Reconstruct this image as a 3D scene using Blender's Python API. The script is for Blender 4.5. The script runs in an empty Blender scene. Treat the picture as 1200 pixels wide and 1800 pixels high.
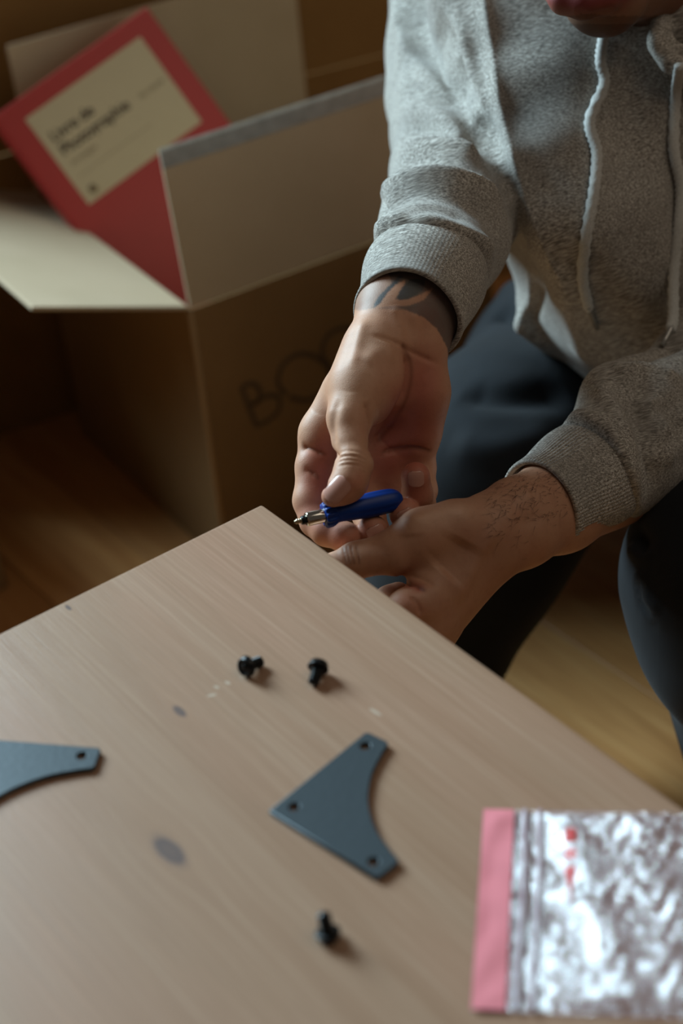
import bpy, bmesh, math, random
import numpy as np
from mathutils import Vector, Matrix
random.seed(7); RNG = np.random.default_rng(7)
SC = bpy.context.scene
COL = SC.collection

# ------------------------------------------------------------------ camera
CZ, PITCH, FPX, ROLL = 1.09, math.radians(35), 3000.0, math.radians(-6)
camd = bpy.data.cameras.new('camera')
cam = bpy.data.objects.new('camera', camd); COL.objects.link(cam)
camd.sensor_fit = 'VERTICAL'; camd.sensor_height = 36.0; camd.sensor_width = 24.0
camd.lens = 60.0; camd.clip_start = 0.05; camd.clip_end = 50
_p = PITCH
_M = Matrix(((1, 0, 0), (0, math.sin(_p), -math.cos(_p)), (0, math.cos(_p), math.sin(_p))))
cam.matrix_world = Matrix.Translation((0, 0, CZ)) @ (_M @ Matrix.Rotation(ROLL, 3, 'Z')).to_4x4()
camd.dof.use_dof = True; camd.dof.focus_distance = 1.085; camd.dof.aperture_fstop = 4.0
SC.camera = cam

# ------------------------------------------------------------------ light
def lin(r, g, b):
    f = lambda c: ((c / 255 + 0.055) / 1.055) ** 2.4 if c > 10 else c / 255 / 12.92
    return (f(r), f(g), f(b), 1.0)
world = bpy.data.worlds.new('world'); SC.world = world; world.use_nodes = True
world.node_tree.nodes['Background'].inputs[0].default_value = (1.0, 0.83, 0.68, 1)
world.node_tree.nodes['Background'].inputs[1].default_value = 0.055
def area_light(name, loc, target, sx, sy, power, col):
    l = bpy.data.lights.new(name, 'AREA'); l.shape = 'RECTANGLE'; l.size = sx; l.size_y = sy
    l.energy = power; l.color = col
    o = bpy.data.objects.new(name, l); COL.objects.link(o); o.location = loc
    o.rotation_euler = (Vector(target) - Vector(loc)).to_track_quat('-Z', 'Y').to_euler()
    return o
area_light('window_daylight', (-1.72, 2.58, 1.80), (0.0, 0.95, 0.5), 1.2, 1.2, 170, (0.64, 0.88, 1.0))
area_light('added_fill', (1.2, 0.6, 2.5), (0.3, 1.1, 0.1), 1.4, 1.4, 8, (1.0, 0.86, 0.68))  # warm fill added to brighten floor and torso, no real source there
SC.view_settings.view_transform = 'Standard'; SC.view_settings.look = 'None'
SC.view_settings.exposure = 0.0; SC.view_settings.gamma = 1.0
SC.view_settings.use_curve_mapping = False

# ------------------------------------------------------------------ projection helpers
_cr, _sr = math.cos(ROLL), math.sin(ROLL); _cp, _sp = math.cos(PITCH), math.sin(PITCH)
def ray(u, v):
    x, y = u - 600, -(v - 900)
    x, y = _cr * x - _sr * y, _sr * x + _cr * y
    return np.array([x, y * _sp + FPX * _cp, y * _cp - FPX * _sp]) / FPX
def P(u, v, d): return np.array([0, 0, CZ]) + ray(u, v) * d
def G(u, v, z=0.0):
    d = ray(u, v); return np.array([0, 0, CZ]) + d * ((z - CZ) / d[2])
def project(V):
    D = np.asarray(V, float) - np.array([0, 0, CZ])
    x = D[:, 0]; y = D[:, 1] * _sp + D[:, 2] * _cp; z = D[:, 1] * _cp - D[:, 2] * _sp
    x = x / z * FPX; y = y / z * FPX
    return 600 + (_cr * x + _sr * y), 900 - (-_sr * x + _cr * y), z
VIEW = np.array([0, _cp, -_sp])            # the way the photograph looks

# ------------------------------------------------------------------ object helpers
def mesh_obj(name, verts, faces, mat=None, parent=None, smooth=True):
    m = bpy.data.meshes.new(name)
    if isinstance(verts, np.ndarray): verts = verts.tolist()
    if isinstance(faces, np.ndarray): faces = faces.tolist()
    m.from_pydata(verts, [], faces); m.update()
    o = bpy.data.objects.new(name, m); COL.objects.link(o)
    if smooth: m.polygons.foreach_set('use_smooth', [True] * len(m.polygons))
    if mat: m.materials.append(mat)
    if parent: o.parent = parent
    return o
def bm_obj(name, bm, mat=None, parent=None, smooth=False):
    m = bpy.data.meshes.new(name); bm.normal_update(); bm.to_mesh(m); bm.free()
    o = bpy.data.objects.new(name, m); COL.objects.link(o)
    if smooth: m.polygons.foreach_set('use_smooth', [True] * len(m.polygons))
    if mat: m.materials.append(mat)
    if parent: o.parent = parent
    return o
def empty(name, loc, rotz=0):
    o = bpy.data.objects.new(name, None); COL.objects.link(o); o.location = loc; o.rotation_euler = (0, 0, rotz)
    o.empty_display_size = 0.05
    return o
def tag(o, label=None, cat=None, group=None, kind=None):
    if label: o['label'] = label
    if cat: o['category'] = cat
    if group: o['group'] = group
    if kind: o['kind'] = kind
    return o
def bm_box(bm, lo, hi, M=None):
    vs = [bm.verts.new((x, y, z)) for z in (lo[2], hi[2]) for y in (lo[1], hi[1]) for x in (lo[0], hi[0])]
    for f in ((0, 2, 3, 1), (4, 5, 7, 6), (0, 1, 5, 4), (2, 6, 7, 3), (0, 4, 6, 2), (1, 3, 7, 5)):
        bm.faces.new([vs[i] for i in f])
    if M is not None: bmesh.ops.transform(bm, matrix=M, verts=vs)
    return vs
def box_obj(name, lo, hi, mat, parent=None, bevel=0.0, seg=2):
    bm = bmesh.new(); bm_box(bm, lo, hi)
    if bevel: bmesh.ops.bevel(bm, geom=bm.edges[:], offset=bevel, segments=seg, profile=0.5, affect='EDGES')
    return bm_obj(name, bm, mat, parent, smooth=False)
def frame_mat(o, x, y, z):
    x, y, z, o = [Vector(a) for a in (x, y, z, o)]
    M = Matrix.Identity(4)
    for i in range(3): M[i][0], M[i][1], M[i][2], M[i][3] = x[i], y[i], z[i], o[i]
    return M
def tube(name, pts, rad, mat, parent=None, seg=12, closed_ends=True, flat=1.0):
    """A swept tube through 3-D points with a radius per point."""
    pts = np.asarray(pts, float); n = len(pts); rad = np.broadcast_to(np.asarray(rad, float), (n,))
    T = np.gradient(pts, axis=0); T /= np.linalg.norm(T, axis=1)[:, None]
    up = np.array([0, 0, 1.0]) if abs(T[0][2]) < .9 else np.array([1.0, 0, 0])
    N = np.cross(T[0], up); N /= np.linalg.norm(N); V = []; F = []
    for i in range(n):
        N = N - T[i] * (N @ T[i]); N /= np.linalg.norm(N); B = np.cross(T[i], N)
        for k in range(seg):
            a = 2 * math.pi * k / seg
            V.append(pts[i] + rad[i] * (math.cos(a) * N + math.sin(a) * flat * B))
    for i in range(n - 1):
        for k in range(seg):
            F.append([i * seg + k, i * seg + (k + 1) % seg, (i + 1) * seg + (k + 1) % seg, (i + 1) * seg + k])
    if closed_ends:
        F.append(list(range(seg))[::-1]); F.append([(n - 1) * seg + k for k in range(seg)])
    return mesh_obj(name, [list(map(float, v)) for v in V], F, mat, parent)
def spline(pts, n=60):
    """Catmull-Rom through the points."""
    p = np.asarray(pts, float); p = np.vstack([2 * p[0] - p[1], p, 2 * p[-1] - p[-2]]); out = []
    m = len(p) - 3
    for t in np.linspace(0, m - 1e-9, n):
        i = int(t); f = t - i; a, b, c, d = p[i:i + 4]
        out.append(.5 * ((2 * b) + (-a + c) * f + (2 * a - 5 * b + 4 * c - d) * f * f + (-a + 3 * b - 3 * c + d) * f ** 3))
    return np.array(out)

# ------------------------------------------------------------------ node helpers
class NT:
    def __init__(s, name):
        s.m = bpy.data.materials.new(name); s.m.use_nodes = True; s.t = s.m.node_tree
        s.b = s.t.nodes['Principled BSDF']; s.out = s.t.nodes['Material Output']
        s.tc = s.t.nodes.new('ShaderNodeTexCoord')
    def n(s, kind, **kw):
        q = s.t.nodes.new('ShaderNode' + kind)
        for k, v in kw.items():
            if k.startswith('_'): q.inputs[int(k[1:])].default_value = v
            elif k.startswith('i_'): q.inputs[k[2:].replace('_', ' ')].default_value = v
            else: setattr(q, k, v)
        return q
    def l(s, a, b): s.t.links.new(a, b); return b
    def mapping(s, scale=(1, 1, 1), rot=(0, 0, 0), loc=(0, 0, 0), src=None):
        q = s.n('Mapping'); q.inputs['Scale'].default_value = scale; q.inputs['Rotation'].default_value = rot
        q.inputs['Location'].default_value = loc
        s.l(src or s.tc.outputs['Object'], q.inputs[0]); return q.outputs[0]
    def noise(s, vec, scale=5, detail=3, rough=.5, dist=0):
        q = s.n('TexNoise'); q.inputs['Scale'].default_value = scale; q.inputs['Detail'].default_value = detail
        q.inputs['Roughness'].default_value = rough; q.inputs['Distortion'].default_value = dist
        s.l(vec, q.inputs['Vector']); return q.outputs['Fac']
    def ramp(s, fac, stops, interp='LINEAR'):
        q = s.n('ValToRGB'); q.color_ramp.interpolation = interp
        while len(q.color_ramp.elements) < len(stops): q.color_ramp.elements.new(.5)
        for e, (p, c) in zip(q.color_ramp.elements, stops):
            e.position = p; e.color = c if len(c) == 4 else (*c, 1)
        s.l(fac, q.inputs[0]); return q.outputs[0]
    def mix(s, a, b, fac, mode='MIX'):
        q = s.n('Mix', data_type='RGBA', blend_type=mode)
        for src, i in ((fac, 0), (a, 6), (b, 7)):
            if isinstance(src, (int, float)): q.inputs[i].default_value = src
            elif isinstance(src, tuple): q.inputs[i].default_value = src
            else: s.l(src, q.inputs[i])
        return q.outputs[2]
    def math(s, op, a, b=None, c=None):
        q = s.n('Math', operation=op)
        for i, x in enumerate((a, b, c)):
            if x is None: continue
            if isinstance(x, (int, float)): q.inputs[i].default_value = x
            else: s.l(x, q.inputs[i])
        return q.outputs[0]
    def bump(s, h, strength=.3, dist=.001, normal=None):
        q = s.n('Bump'); q.inputs['Strength'].default_value = strength; q.inputs['Distance'].default_value = dist
        s.l(h, q.inputs['Height'])
        if normal: s.l(normal, q.inputs['Normal'])
        return q.outputs[0]
    def set(s, **kw):
        for k, v in kw.items():
            k = {'col': 'Base Color', 'rough': 'Roughness', 'metal': 'Metallic', 'normal': 'Normal', 'spec': 'Specular IOR Level',
                 'trans': 'Transmission Weight', 'sheen': 'Sheen Weight', 'sss': 'Subsurface Weight', 'alpha': 'Alpha', 'ior': 'IOR',
                 'coat': 'Coat Weight'}[k]
            if isinstance(v, (int, float, tuple)): s.b.inputs[k].default_value = v
            else: s.l(v, s.b.inputs[k])
        return s
WHITE = (1, 1, 1, 1); BLACK = (0, 0, 0, 1)

def simple_mat(name, col, rough=.5, metal=0, var=.12, scale=60, bump=0.0, **kw):
    t = NT(name); nz = t.noise(t.mapping(), scale, 3)
    c2 = tuple(c * (1 - var * 2) for c in col[:3]) + (1,)
    t.set(col=t.mix(c2, col, nz), rough=rough, metal=metal, **kw)
    if bump: t.set(normal=t.bump(nz, bump, .0006))
    return t.m

def wood_table_mat():
    t = NT('pale_pine'); v = t.mapping()
    # knots bend the grain around them: object space, x along the grain
    sep = t.n('SeparateXYZ'); t.l(v, sep.inputs[0]); x, y = sep.outputs[0], sep.outputs[1]
    yy = y; masks = []
    for (kx, ky, r) in KNOTS:
        dx = t.math('MULTIPLY', t.math('SUBTRACT', x, kx), .50 / r); dy = t.math('MULTIPLY', t.math('SUBTRACT', y, ky), 1.25 / r)
        d2 = t.math('ADD', t.math('MULTIPLY', dx, dx), t.math('MULTIPLY', dy, dy))
        fall = t.math('EXPONENT', t.math('MULTIPLY', d2, -.13))
        yy = t.math('SUBTRACT', yy, t.math('MULTIPLY', t.math('MULTIPLY', dy, fall), r * .75))
        masks.append((d2, r))
    cmb = t.n('CombineXYZ'); t.l(x, cmb.inputs[0]); t.l(yy, cmb.inputs[1]); cv = cmb.outputs[0]
    broad = t.noise(t.mapping((1.6, 34, 1), src=cv), 1, 3, .55, .6)
    mid = t.noise(t.mapping((7, 420, 1), src=cv), 1, 4, .6, .3)
    fine = t.noise(t.mapping((22, 1500, 1), src=cv), 1, 3, .6)
    patch = t.noise(t.mapping((3, 9, 1), src=cv), 1, 2)
    col = t.ramp(broad, [(.28, lin(158, 124, 100)), (.5, lin(168, 135, 111)), (.72, lin(175, 145, 122))])
    col = t.mix(col, lin(184, 140, 118), t.ramp(patch, [(.45, BLACK), (.75, (.6, .6, .6, 1))]))
    col = t.mix(col, lin(150, 115, 88), t.ramp(mid, [(.30, (.48,) * 3), (.55, (0,) * 3)]))
    col = t.mix(col, lin(218, 196, 172), t.ramp(mid, [(.55, BLACK), (.8, (.3,) * 3)]))
    col = t.mix(col, lin(140, 108, 84), t.ramp(fine, [(.30, (.30,) * 3), (.55, (0,) * 3)]))
    # seams between the glued boards of the panel
    ex = t.noise(t.mapping((60, 60, 60)), 1, 3, .6)
    for d2, r in masks:
        dd = t.math('ADD', d2, t.math('MULTIPLY', t.math('SUBTRACT', ex, .5), 1.2))
        ring = t.ramp(dd, [(.0, (.75,) * 3), (.5, (.85,) * 3), (.85, (.95,) * 3), (1.0, (.25,) * 3)])
        m = t.ramp(t.math('MULTIPLY', dd, .5), [(.0, (.72,) * 3), (.3, (.80,) * 3), (.55, (.25,) * 3), (1.0, (0,) * 3)])
        col = t.mix(col, lin(84, 76, 80), m)
    # pale scuffs in the finish
    for (sx, sy, ln, wd, an) in SCUFFS:
        ca, sa = math.cos(an), math.sin(an)
        dx = t.math('SUBTRACT', x, sx); dy = t.math('SUBTRACT', y, sy)
        a = t.math('ADD', t.math('MULTIPLY', dx, ca / ln), t.math('MULTIPLY', dy, sa / ln))
        b = t.math('ADD', t.math('MULTIPLY', dx, -sa / wd), t.math('MULTIPLY', dy, ca / wd))
        q = t.math('ADD', t.math('MULTIPLY', a, a), t.math('MULTIPLY', b, b))
        q = t.math('ADD', q, t.math('MULTIPLY', t.math('SUBTRACT', ex, .5), 1.5))
        col = t.mix(col, lin(212, 198, 180), t.ramp(q, [(.2, (.55,) * 3), (1.0, (0,) * 3)]))
    h = t.math('ADD', t.math('MULTIPLY', mid, .5), fine)
    t.set(col=col, rough=t.ramp(mid, [(.3, (.38,) * 3), (.7, (.29,) * 3)]), spec=.5, normal=t.bump(h, .22, .0004))
    return t.m

def floor_mat():
    t = NT('oak_floor'); inf = t.n('ObjectInfo'); v = t.mapping((1, 1, 1))
    off = t.n('VectorMath', operation='ADD'); t.l(v, off.inputs[0])
    sc = t.n('VectorMath', operation='SCALE'); t.l(inf.outputs['Location'], sc.inputs[0]); sc.inputs['Scale'].default_value = 3.7; t.l(sc.outputs[0], off.inputs[1])
    vv = off.outputs[0]
    g = t.noise(t.mapping((3, 45, 1), src=vv), 1, 4, .6, .4); f = t.noise(t.mapping((10, 300, 1), src=vv), 1, 3)
    c = t.ramp(g, [(.25, lin(176, 120, 68)), (.55, lin(200, 146, 90)), (.8, lin(214, 166, 110))])
    c = t.mix(c, lin(128, 80, 40), t.ramp(f, [(.3, (.4,) * 3), (.5, (0,) * 3)]))
    c = t.mix(c, lin(150, 98, 52), t.math('MULTIPLY', inf.outputs['Random'], .55))
    t.set(col=c, rough=.42, normal=t.bump(g, .12, .0008))
    return t.m

def cardboard_mat(name, base, dark):
    t = NT(name); v = t.mapping()
    blotch = t.noise(t.mapping((6, 6, 6)), 1, 3); fib = t.noise(t.mapping((90, 500, 500)), 1, 3, .7)
    flute = t.n('TexWave', wave_type='BANDS', bands_direction='X', wave_profile='SIN'); t.l(v, flute.inputs['Vector'])
    flute.inputs['Scale'].default_value = 40; flute.inputs['Distortion'].default_value = .4
    c = t.mix(dark, base, t.ramp(blotch, [(.3, (0,) * 3), (.7, (1,) * 3)]))
    c = t.mix(c, dark, t.ramp(fib, [(.3, (.5,) * 3), (.55, (0,) * 3)]))
    t.set(col=c, rough=.82, spec=.25, normal=t.bump(flute.outputs['Fac'], .12, .0006)); return t.m

def fleece_mat(rib=False):
    t = NT('heather_fleece_rib' if rib else 'heather_fleece'); v = t.mapping((1, 1, 1), rot=(.3, .28, .35))
    a = t.noise(t.mapping((130, 1050, 1050), src=v), 1, 2, .6, .3)
    b = t.noise(t.mapping((190, 1500, 1400), loc=(3, 1, 2), src=v), 1, 2, .6)
    big = t.noise(t.mapping((12, 22, 22), src=v), 1, 2)
    c = t.ramp(a, [(.34, lin(104, 98, 92)), (.45, lin(150, 144, 136)), (.55, lin(176, 170, 162)), (.67, lin(214, 209, 201))])
    c = t.mix(c, lin(96, 94, 92), t.ramp(b, [(.30, (.75,) * 3), (.46, (0,) * 3)]))
    c = t.mix(c, lin(128, 124, 120), t.ramp(big, [(.4, (0,) * 3), (.7, (.45,) * 3)]))
    fz = t.noise(t.mapping((1500, 1500, 1500)), 1, 2)
    t.set(col=c, rough=.95, spec=.12, sheen=.12, normal=t.bump(t.math('ADD', a, t.math('MULTIPLY', fz, .6)), (.12 if not rib else .1), .0005)); return t.m

def skin_mat():
    t = NT('skin'); a = t.n('VertexColor', layer_name='tone')
    pores = t.n('TexVoronoi', feature='DISTANCE_TO_EDGE'); t.l(t.mapping(), pores.inputs['Vector']); pores.inputs['Scale'].default_value = 900
    fine = t.noise(t.mapping(), 260, 4, .6); blotch = t.noise(t.mapping(), 55, 3)
    c = t.mix(a.outputs['Color'], lin(150, 70, 52), t.ramp(blotch, [(.45, (0,) * 3), (.8, (.22,) * 3)]))
    c = t.mix(c, lin(92, 50, 34), t.ramp(fine, [(.25, (.12,) * 3), (.5, (0,) * 3)]))
    h = t.math('ADD', t.math('MULTIPLY', pores.outputs['Distance'], 1.6), t.math('MULTIPLY', fine, .8))
    t.set(col=c, rough=.52, spec=.34, sss=.05, normal=t.bump(h, .16, .0004))
    t.b.inputs['Subsurface Radius'].default_value = (1.0, .35, .2); t.b.inputs['Subsurface Scale'].default_value = .004
    return t.m

def denim_mat():
    t = NT('dark_trouser_cloth'); tw = t.n('TexWave', wave_type='BANDS', bands_direction='DIAGONAL'); t.l(t.mapping(), tw.inputs['Vector'])
    tw.inputs['Scale'].default_value = 600; nz = t.noise(t.mapping(), 30, 4)
    c = t.mix(lin(10, 12, 15), lin(25, 29, 35), nz)
    t.set(col=c, rough=.85, sheen=.04, spec=.22, normal=t.bump(tw.outputs['Fac'], .1, .0004)); return t.m

# ------------------------------------------------------------------ implicit surfaces -> meshes
class Field:
    def __init__(s, lo, hi, h):
        s.lo = np.array(lo, float); s.h = h; s.n = np.ceil((np.array(hi) - s.lo) / h).astype(int) + 1
        s.ax = [(s.lo[i] + h * np.arange(s.n[i])).astype(np.float32) for i in range(3)]
        s.F = s.blank()
    def blank(s): return np.full(tuple(s.n), 1.0, np.float32)
    def win(s, lo, hi):
        a = np.clip(np.floor((np.array(lo) - s.lo) / s.h).astype(int), 0, s.n)
        b = np.clip(np.ceil((np.array(hi) - s.lo) / s.h).astype(int) + 1, 0, s.n)
        return tuple(slice(int(a[i]), int(b[i])) for i in range(3))
    def cone(s, A, B, ra, rb, k=.004, F=None, sub=False):
        F = s.F if F is None else F
        A = np.asarray(A, float); B = np.asarray(B, float); R = max(ra, rb) + k + 3 * s.h
        w = s.win(np.minimum(A, B) - R, np.maximum(A, B) + R)
        if any(q.stop <= q.start for q in w): return
        X, Y, Z = np.meshgrid(s.ax[0][w[0]], s.ax[1][w[1]], s.ax[2][w[2]], indexing='ij', sparse=True)
        d = (B - A).astype(np.float32); L = float(d @ d) + 1e-12
        t = ((X - A[0]) * d[0] + (Y - A[1]) * d[1] + (Z - A[2]) * d[2]) / L; t = np.clip(t, 0, 1)
        D = np.sqrt((X - A[0] - t * d[0]) ** 2 + (Y - A[1] - t * d[1]) ** 2 + (Z - A[2] - t * d[2]) ** 2) - (ra + (rb - ra) * t)
        s._mix(F, w, D.astype(np.float32), k, sub)
    def ell(s, C, radii, axes=None, k=.004, F=None, sub=False):
        F = s.F if F is None else F; C = np.asarray(C, float); R = max(radii) + k + 3 * s.h
        w = s.win(C - R, C + R)
        if any(q.stop <= q.start for q in w): return
        X, Y, Z = np.meshgrid(s.ax[0][w[0]] - C[0], s.ax[1][w[1]] - C[1], s.ax[2][w[2]] - C[2], indexing='ij', sparse=True)
        A = np.eye(3) if axes is None else np.asarray(axes)
        q = [(X * A[i][0] + Y * A[i][1] + Z * A[i][2]) for i in range(3)]
        k0 = np.sqrt(sum((q[i] / radii[i]) ** 2 for i in range(3))); k1 = np.sqrt(sum((q[i] / radii[i] ** 2) ** 2 for i in range(3))) + 1e-9
        s._mix(F, w, (k0 * (k0 - 1) / k1).astype(np.float32), k, sub)
    def _mix(s, F, w, D, k, sub):
        a = F[w]
        if sub: D = -D; hh = np.maximum(k - np.abs(a - D), 0) / k; F[w] = np.maximum(a, D) + hh * hh * k * .25
        else: hh = np.maximum(k - np.abs(a - D), 0) / k; F[w] = np.minimum(a, D) - hh * hh * k * .25
    def chain(s, pts, k=.004, F=None):
        """pts: (xyz, radius) list"""
        for (a, ra), (b, rb) in zip(pts[:-1], pts[1:]): s.cone(a, b, ra, rb, k, F)
    def merge(s, G_, k): 
        hh = np.maximum(k - np.abs(s.F - G_), 0) / k; s.F = np.minimum(s.F, G_) - hh * hh * k * .25
    def mesh(s):
        F = s.F; neg = F < 0
        nx, ny, nz = F.shape
        c = np.zeros((nx - 1, ny - 1, nz - 1), np.int8)
        for i in (0, 1):
            for j in (0, 1):
                for k in (0, 1): c += neg[i:nx - 1 + i, j:ny - 1 + j, k:nz - 1 + k]
        mk = (c > 0) & (c < 8); ci = np.argwhere(mk); idx = np.full(mk.shape, -1, np.int32); idx[mk] = np.arange(len(ci))
        acc = np.zeros((len(ci), 3)); cnt = np.zeros(len(ci))
        corners = [(i, j, k) for i in (0, 1) for j in (0, 1) for k in (0, 1)]
        vals = {q: F[ci[:, 0] + q[0], ci[:, 1] + q[1], ci[:, 2] + q[2]].astype(float) for q in corners}
        for q in corners:
            for ax in range(3):
                if q[ax] == 0:
                    r = list(q); r[ax] = 1; r = tuple(r); a, b = vals[q], vals[r]
                    m = (a < 0) != (b < 0); t = np.where(m, a / np.where(m, a - b, 1), 0)
                    pos = np.tile(np.array(q, float), (len(ci), 1)); pos[:, ax] += t
                    acc[m] += pos[m]; cnt[m] += 1
        V = s.lo + s.h * (ci + acc / cnt[:, None]); Q = []
        for ax in range(3):
            u, v = (ax + 1) % 3, (ax + 2) % 3
            sl0 = [slice(None)] * 3; sl1 = [slice(None)] * 3; sl0[ax] = slice(0, -1); sl1[ax] = slice(1, None)
            a = neg[tuple(sl0)]; b = neg[tuple(sl1)]; e = np.argwhere(a != b)
            ok = (e[:, u] > 0) & (e[:, v] > 0) & (e[:, u] < F.shape[u] - 1) & (e[:, v] < F.shape[v] - 1); e = e[ok]
            ids = []
            for du, dv in ((-1, -1), (0, -1), (0, 0), (-1, 0)):
                c2 = e.copy(); c2[:, u] += du; c2[:, v] += dv; ids.append(idx[c2[:, 0], c2[:, 1], c2[:, 2]])
            q = np.stack(ids, 1); fl = a[e[:, 0], e[:, 1], e[:, 2]]; q[~fl] = q[~fl][:, ::-1]; Q.append(q)
        return V, np.vstack(Q)

class Sculpt:
    """mesh as arrays, with brushes that push it along its normals"""
    def __init__(s, V, F, iters=2):
        s.V = V; s.F = F; s.smooth(iters); s.normals(); s.tone = None
    def smooth(s, it=1, lam=.5):
        n = len(s.V); E = np.vstack([s.F[:, [0, 1]], s.F[:, [1, 2]], s.F[:, [2, 3]], s.F[:, [3, 0]]])
        E = np.vstack([E, E[:, ::-1]]); deg = np.bincount(E[:, 0], minlength=n).astype(float)
        for i in range(it):
            for l in (lam, -lam * .96 if it > 2 else 0):
                if l == 0: continue
                avg = np.stack([np.bincount(E[:, 0], weights=s.V[E[:, 1], k], minlength=n) for k in range(3)], 1) / deg[:, None]
                s.V = s.V + l * (avg - s.V)
    def normals(s):
        a = s.V[s.F[:, 2]] - s.V[s.F[:, 0]]; b = s.V[s.F[:, 3]] - s.V[s.F[:, 1]]; fn = np.cross(a, b)
        N = np.zeros_like(s.V)
        for j in range(4):
            for k in range(3): N[:, k] += np.bincount(s.F[:, j], weights=fn[:, k], minlength=len(s.V))
        s.N = N / (np.linalg.norm(N, axis=1)[:, None] + 1e-12)
        s.u, s.v, s.d = project(s.V)
    def pick(s, u, v, r=7):
        rr = r
        for _ in range(5):
            m = np.where((np.abs(s.u - u) < rr) & (np.abs(s.v - v) < rr) & (s.N @ VIEW < .15))[0]
            if len(m): break
            rr *= 2
        if not len(m):
            j = np.argmin((s.u - u) ** 2 + (s.v - v) ** 2); return s.V[j]
        d = s.d[m]; m = m[d < d.min() + .006]
        w = 1 / (1 + (s.u[m] - u) ** 2 + (s.v[m] - v) ** 2)
        return P(u, v, float((s.d[m] * w).sum() / w.sum()))
    def curve(s, px, step=6):
        px = spline([(a, b, 0) for a, b in px], max(3, int(sum(math.dist(px[i], px[i + 1]) for i in range(len(px) - 1)) / step)))
        c = np.array([s.pick(a, b) for a, b, _ in px])
        if len(c) > 4:
            for _ in range(2): c[1:-1] = (c[:-2] + c[1:-1] + c[2:]) / 3
        return c
    def dist(s, c, R):
        m = np.where(np.all((s.V > c.min(0) - R) & (s.V < c.max(0) + R), axis=1))[0]
        best = np.full(len(m), 1e9); tt = np.zeros(len(m)); X = s.V[m]
        for i in range(len(c) - 1):
            ab = c[i + 1] - c[i]; t = np.clip(((X - c[i]) @ ab) / (ab @ ab + 1e-12), 0, 1)
            d = np.linalg.norm(X - c[i] - t[:, None] * ab, axis=1); k = d < best
            best[k] = d[k]; tt[k] = (i + t[k]) / (len(c) - 1)
        return m, best, tt
    def brush(s, px, amp, w, taper=True, pts=None, push=None, sharp=False):
        c = s.curve(px) if pts is None else np.asarray(pts); m, d, t = s.dist(c, w * 3)
        a = amp * (np.exp(-d / w) if sharp else np.exp(-(d / w) ** 2))
        if taper: a = a * np.clip(np.minimum(t, 1 - t) * 5 + .15, 0, 1)
        s.V[m] += (s.N[m] if push is None else np.asarray(push)) * a[:, None]
        s.u[m], s.v[m], s.d[m] = project(s.V[m])
    def paint(s, px, col, w, amt=1.0, pts=None):
        c = s.curve(px) if pts is None else np.asarray(pts); m, d, t = s.dist(c, w * 3)
        a = (amt * np.exp(-(d / w) ** 2))[:, None]; s.tone[m] = s.tone[m] * (1 - a) + np.array(col[:3]) * a
    def build(s, name, mat, parent=None):
        o = mesh_obj(name, s.V, s.F, mat, parent)
        if s.tone is not None:
            at = o.data.color_attributes.new('tone', 'FLOAT_COLOR', 'POINT')
            at.data.foreach_set('color', np.hstack([s.tone, np.ones((len(s.V), 1))]).astype(np.float32).ravel())
        return o
def inpoly(u, v, poly):
    r = np.zeros(len(u), bool); n = len(poly)
    for i in range(n):
        x1, y1 = poly[i]; x2, y2 = poly[(i + 1) % n]
        c = ((y1 > v) != (y2 > v)) & (u < (x2 - x1) * (v - y1) / (y2 - y1 + 1e-9) + x1); r ^= c
    return r
# ------------------------------------------------------------------ materials
TC = G(460, 885, .5); TROT = math.atan2(-.8313, .5558)
KNOTS = [(.2065, -.1989, .0060), (.1259, -.1412, .0026), (.0072, -.1406, .0016), (.55, -.42, .009), (.62, -.10, .006)]
SCUFFS = [(.1245, -.1096, .0022, .0012, .2), (.1271, -.1215, .003, .0011, 1.2), (.1233, -.1160, .0022, .0010, .3), (.1966, -.0658, .005, .0012, .1)]
M_PINE = wood_table_mat(); M_FLOOR = floor_mat()
M_CARD = cardboard_mat('cardboard', lin(142, 110, 72), lin(128, 97, 60))
M_CARDIN = cardboard_mat('pale_cardboard', lin(194, 173, 146), lin(180, 160, 132))
M_CARDOLD = cardboard_mat('brown_cardboard', lin(150, 112, 66), lin(130, 94, 52))
M_MARK = simple_mat('marker_ink', lin(92, 71, 48), .75)
M_TAPE = simple_mat('packing_tape', lin(206, 206, 202), .25, var=.28, scale=70, bump=.9, alpha=.62)
M_FLEECE = fleece_mat(); M_RIB = fleece_mat(True); M_SKIN = skin_mat(); M_DENIM = denim_mat()

# ------------------------------------------------------------------ the setting
FE = Vector((.5558, -.8313, 0)); FN = Vector((.8313, .5558, 0))
fl = box_obj('floor', (-4, -2, -.06), (4, 5, -.0125), simple_mat('subfloor', lin(70, 46, 26), .8)); tag(fl, kind='structure')
PW, PL = .118, 1.5
pm = box_obj('plank', (0, 0, -.0115), (PL - .0012, PW - .0012, 0), M_FLOOR, bevel=.0008, seg=1).data
bpy.data.objects.remove(bpy.data.objects['plank'])
for i in range(-34, 34):
    for j in range(-4, 5):
        o_ = FE * (j * PL + (i * 37 % 11) / 11 * PL) + FN * (i * PW) + Vector((0, 1.4, 0))
        c_ = o_ + FE * PL / 2
        if not (-2.2 < c_.x < 2.4 and -.5 < c_.y < 4.4): continue
        q = bpy.data.objects.new('plank', pm); COL.objects.link(q); q.location = o_
        q.rotation_euler = (0, 0, TROT); q.parent = fl
M_WALL = simple_mat('wall_paint', lin(196, 188, 176), .8, var=.03)
tag(box_obj('wall_back', (-4, 3.9, 0), (4, 4.0, 2.7), M_WALL), kind='structure')

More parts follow.
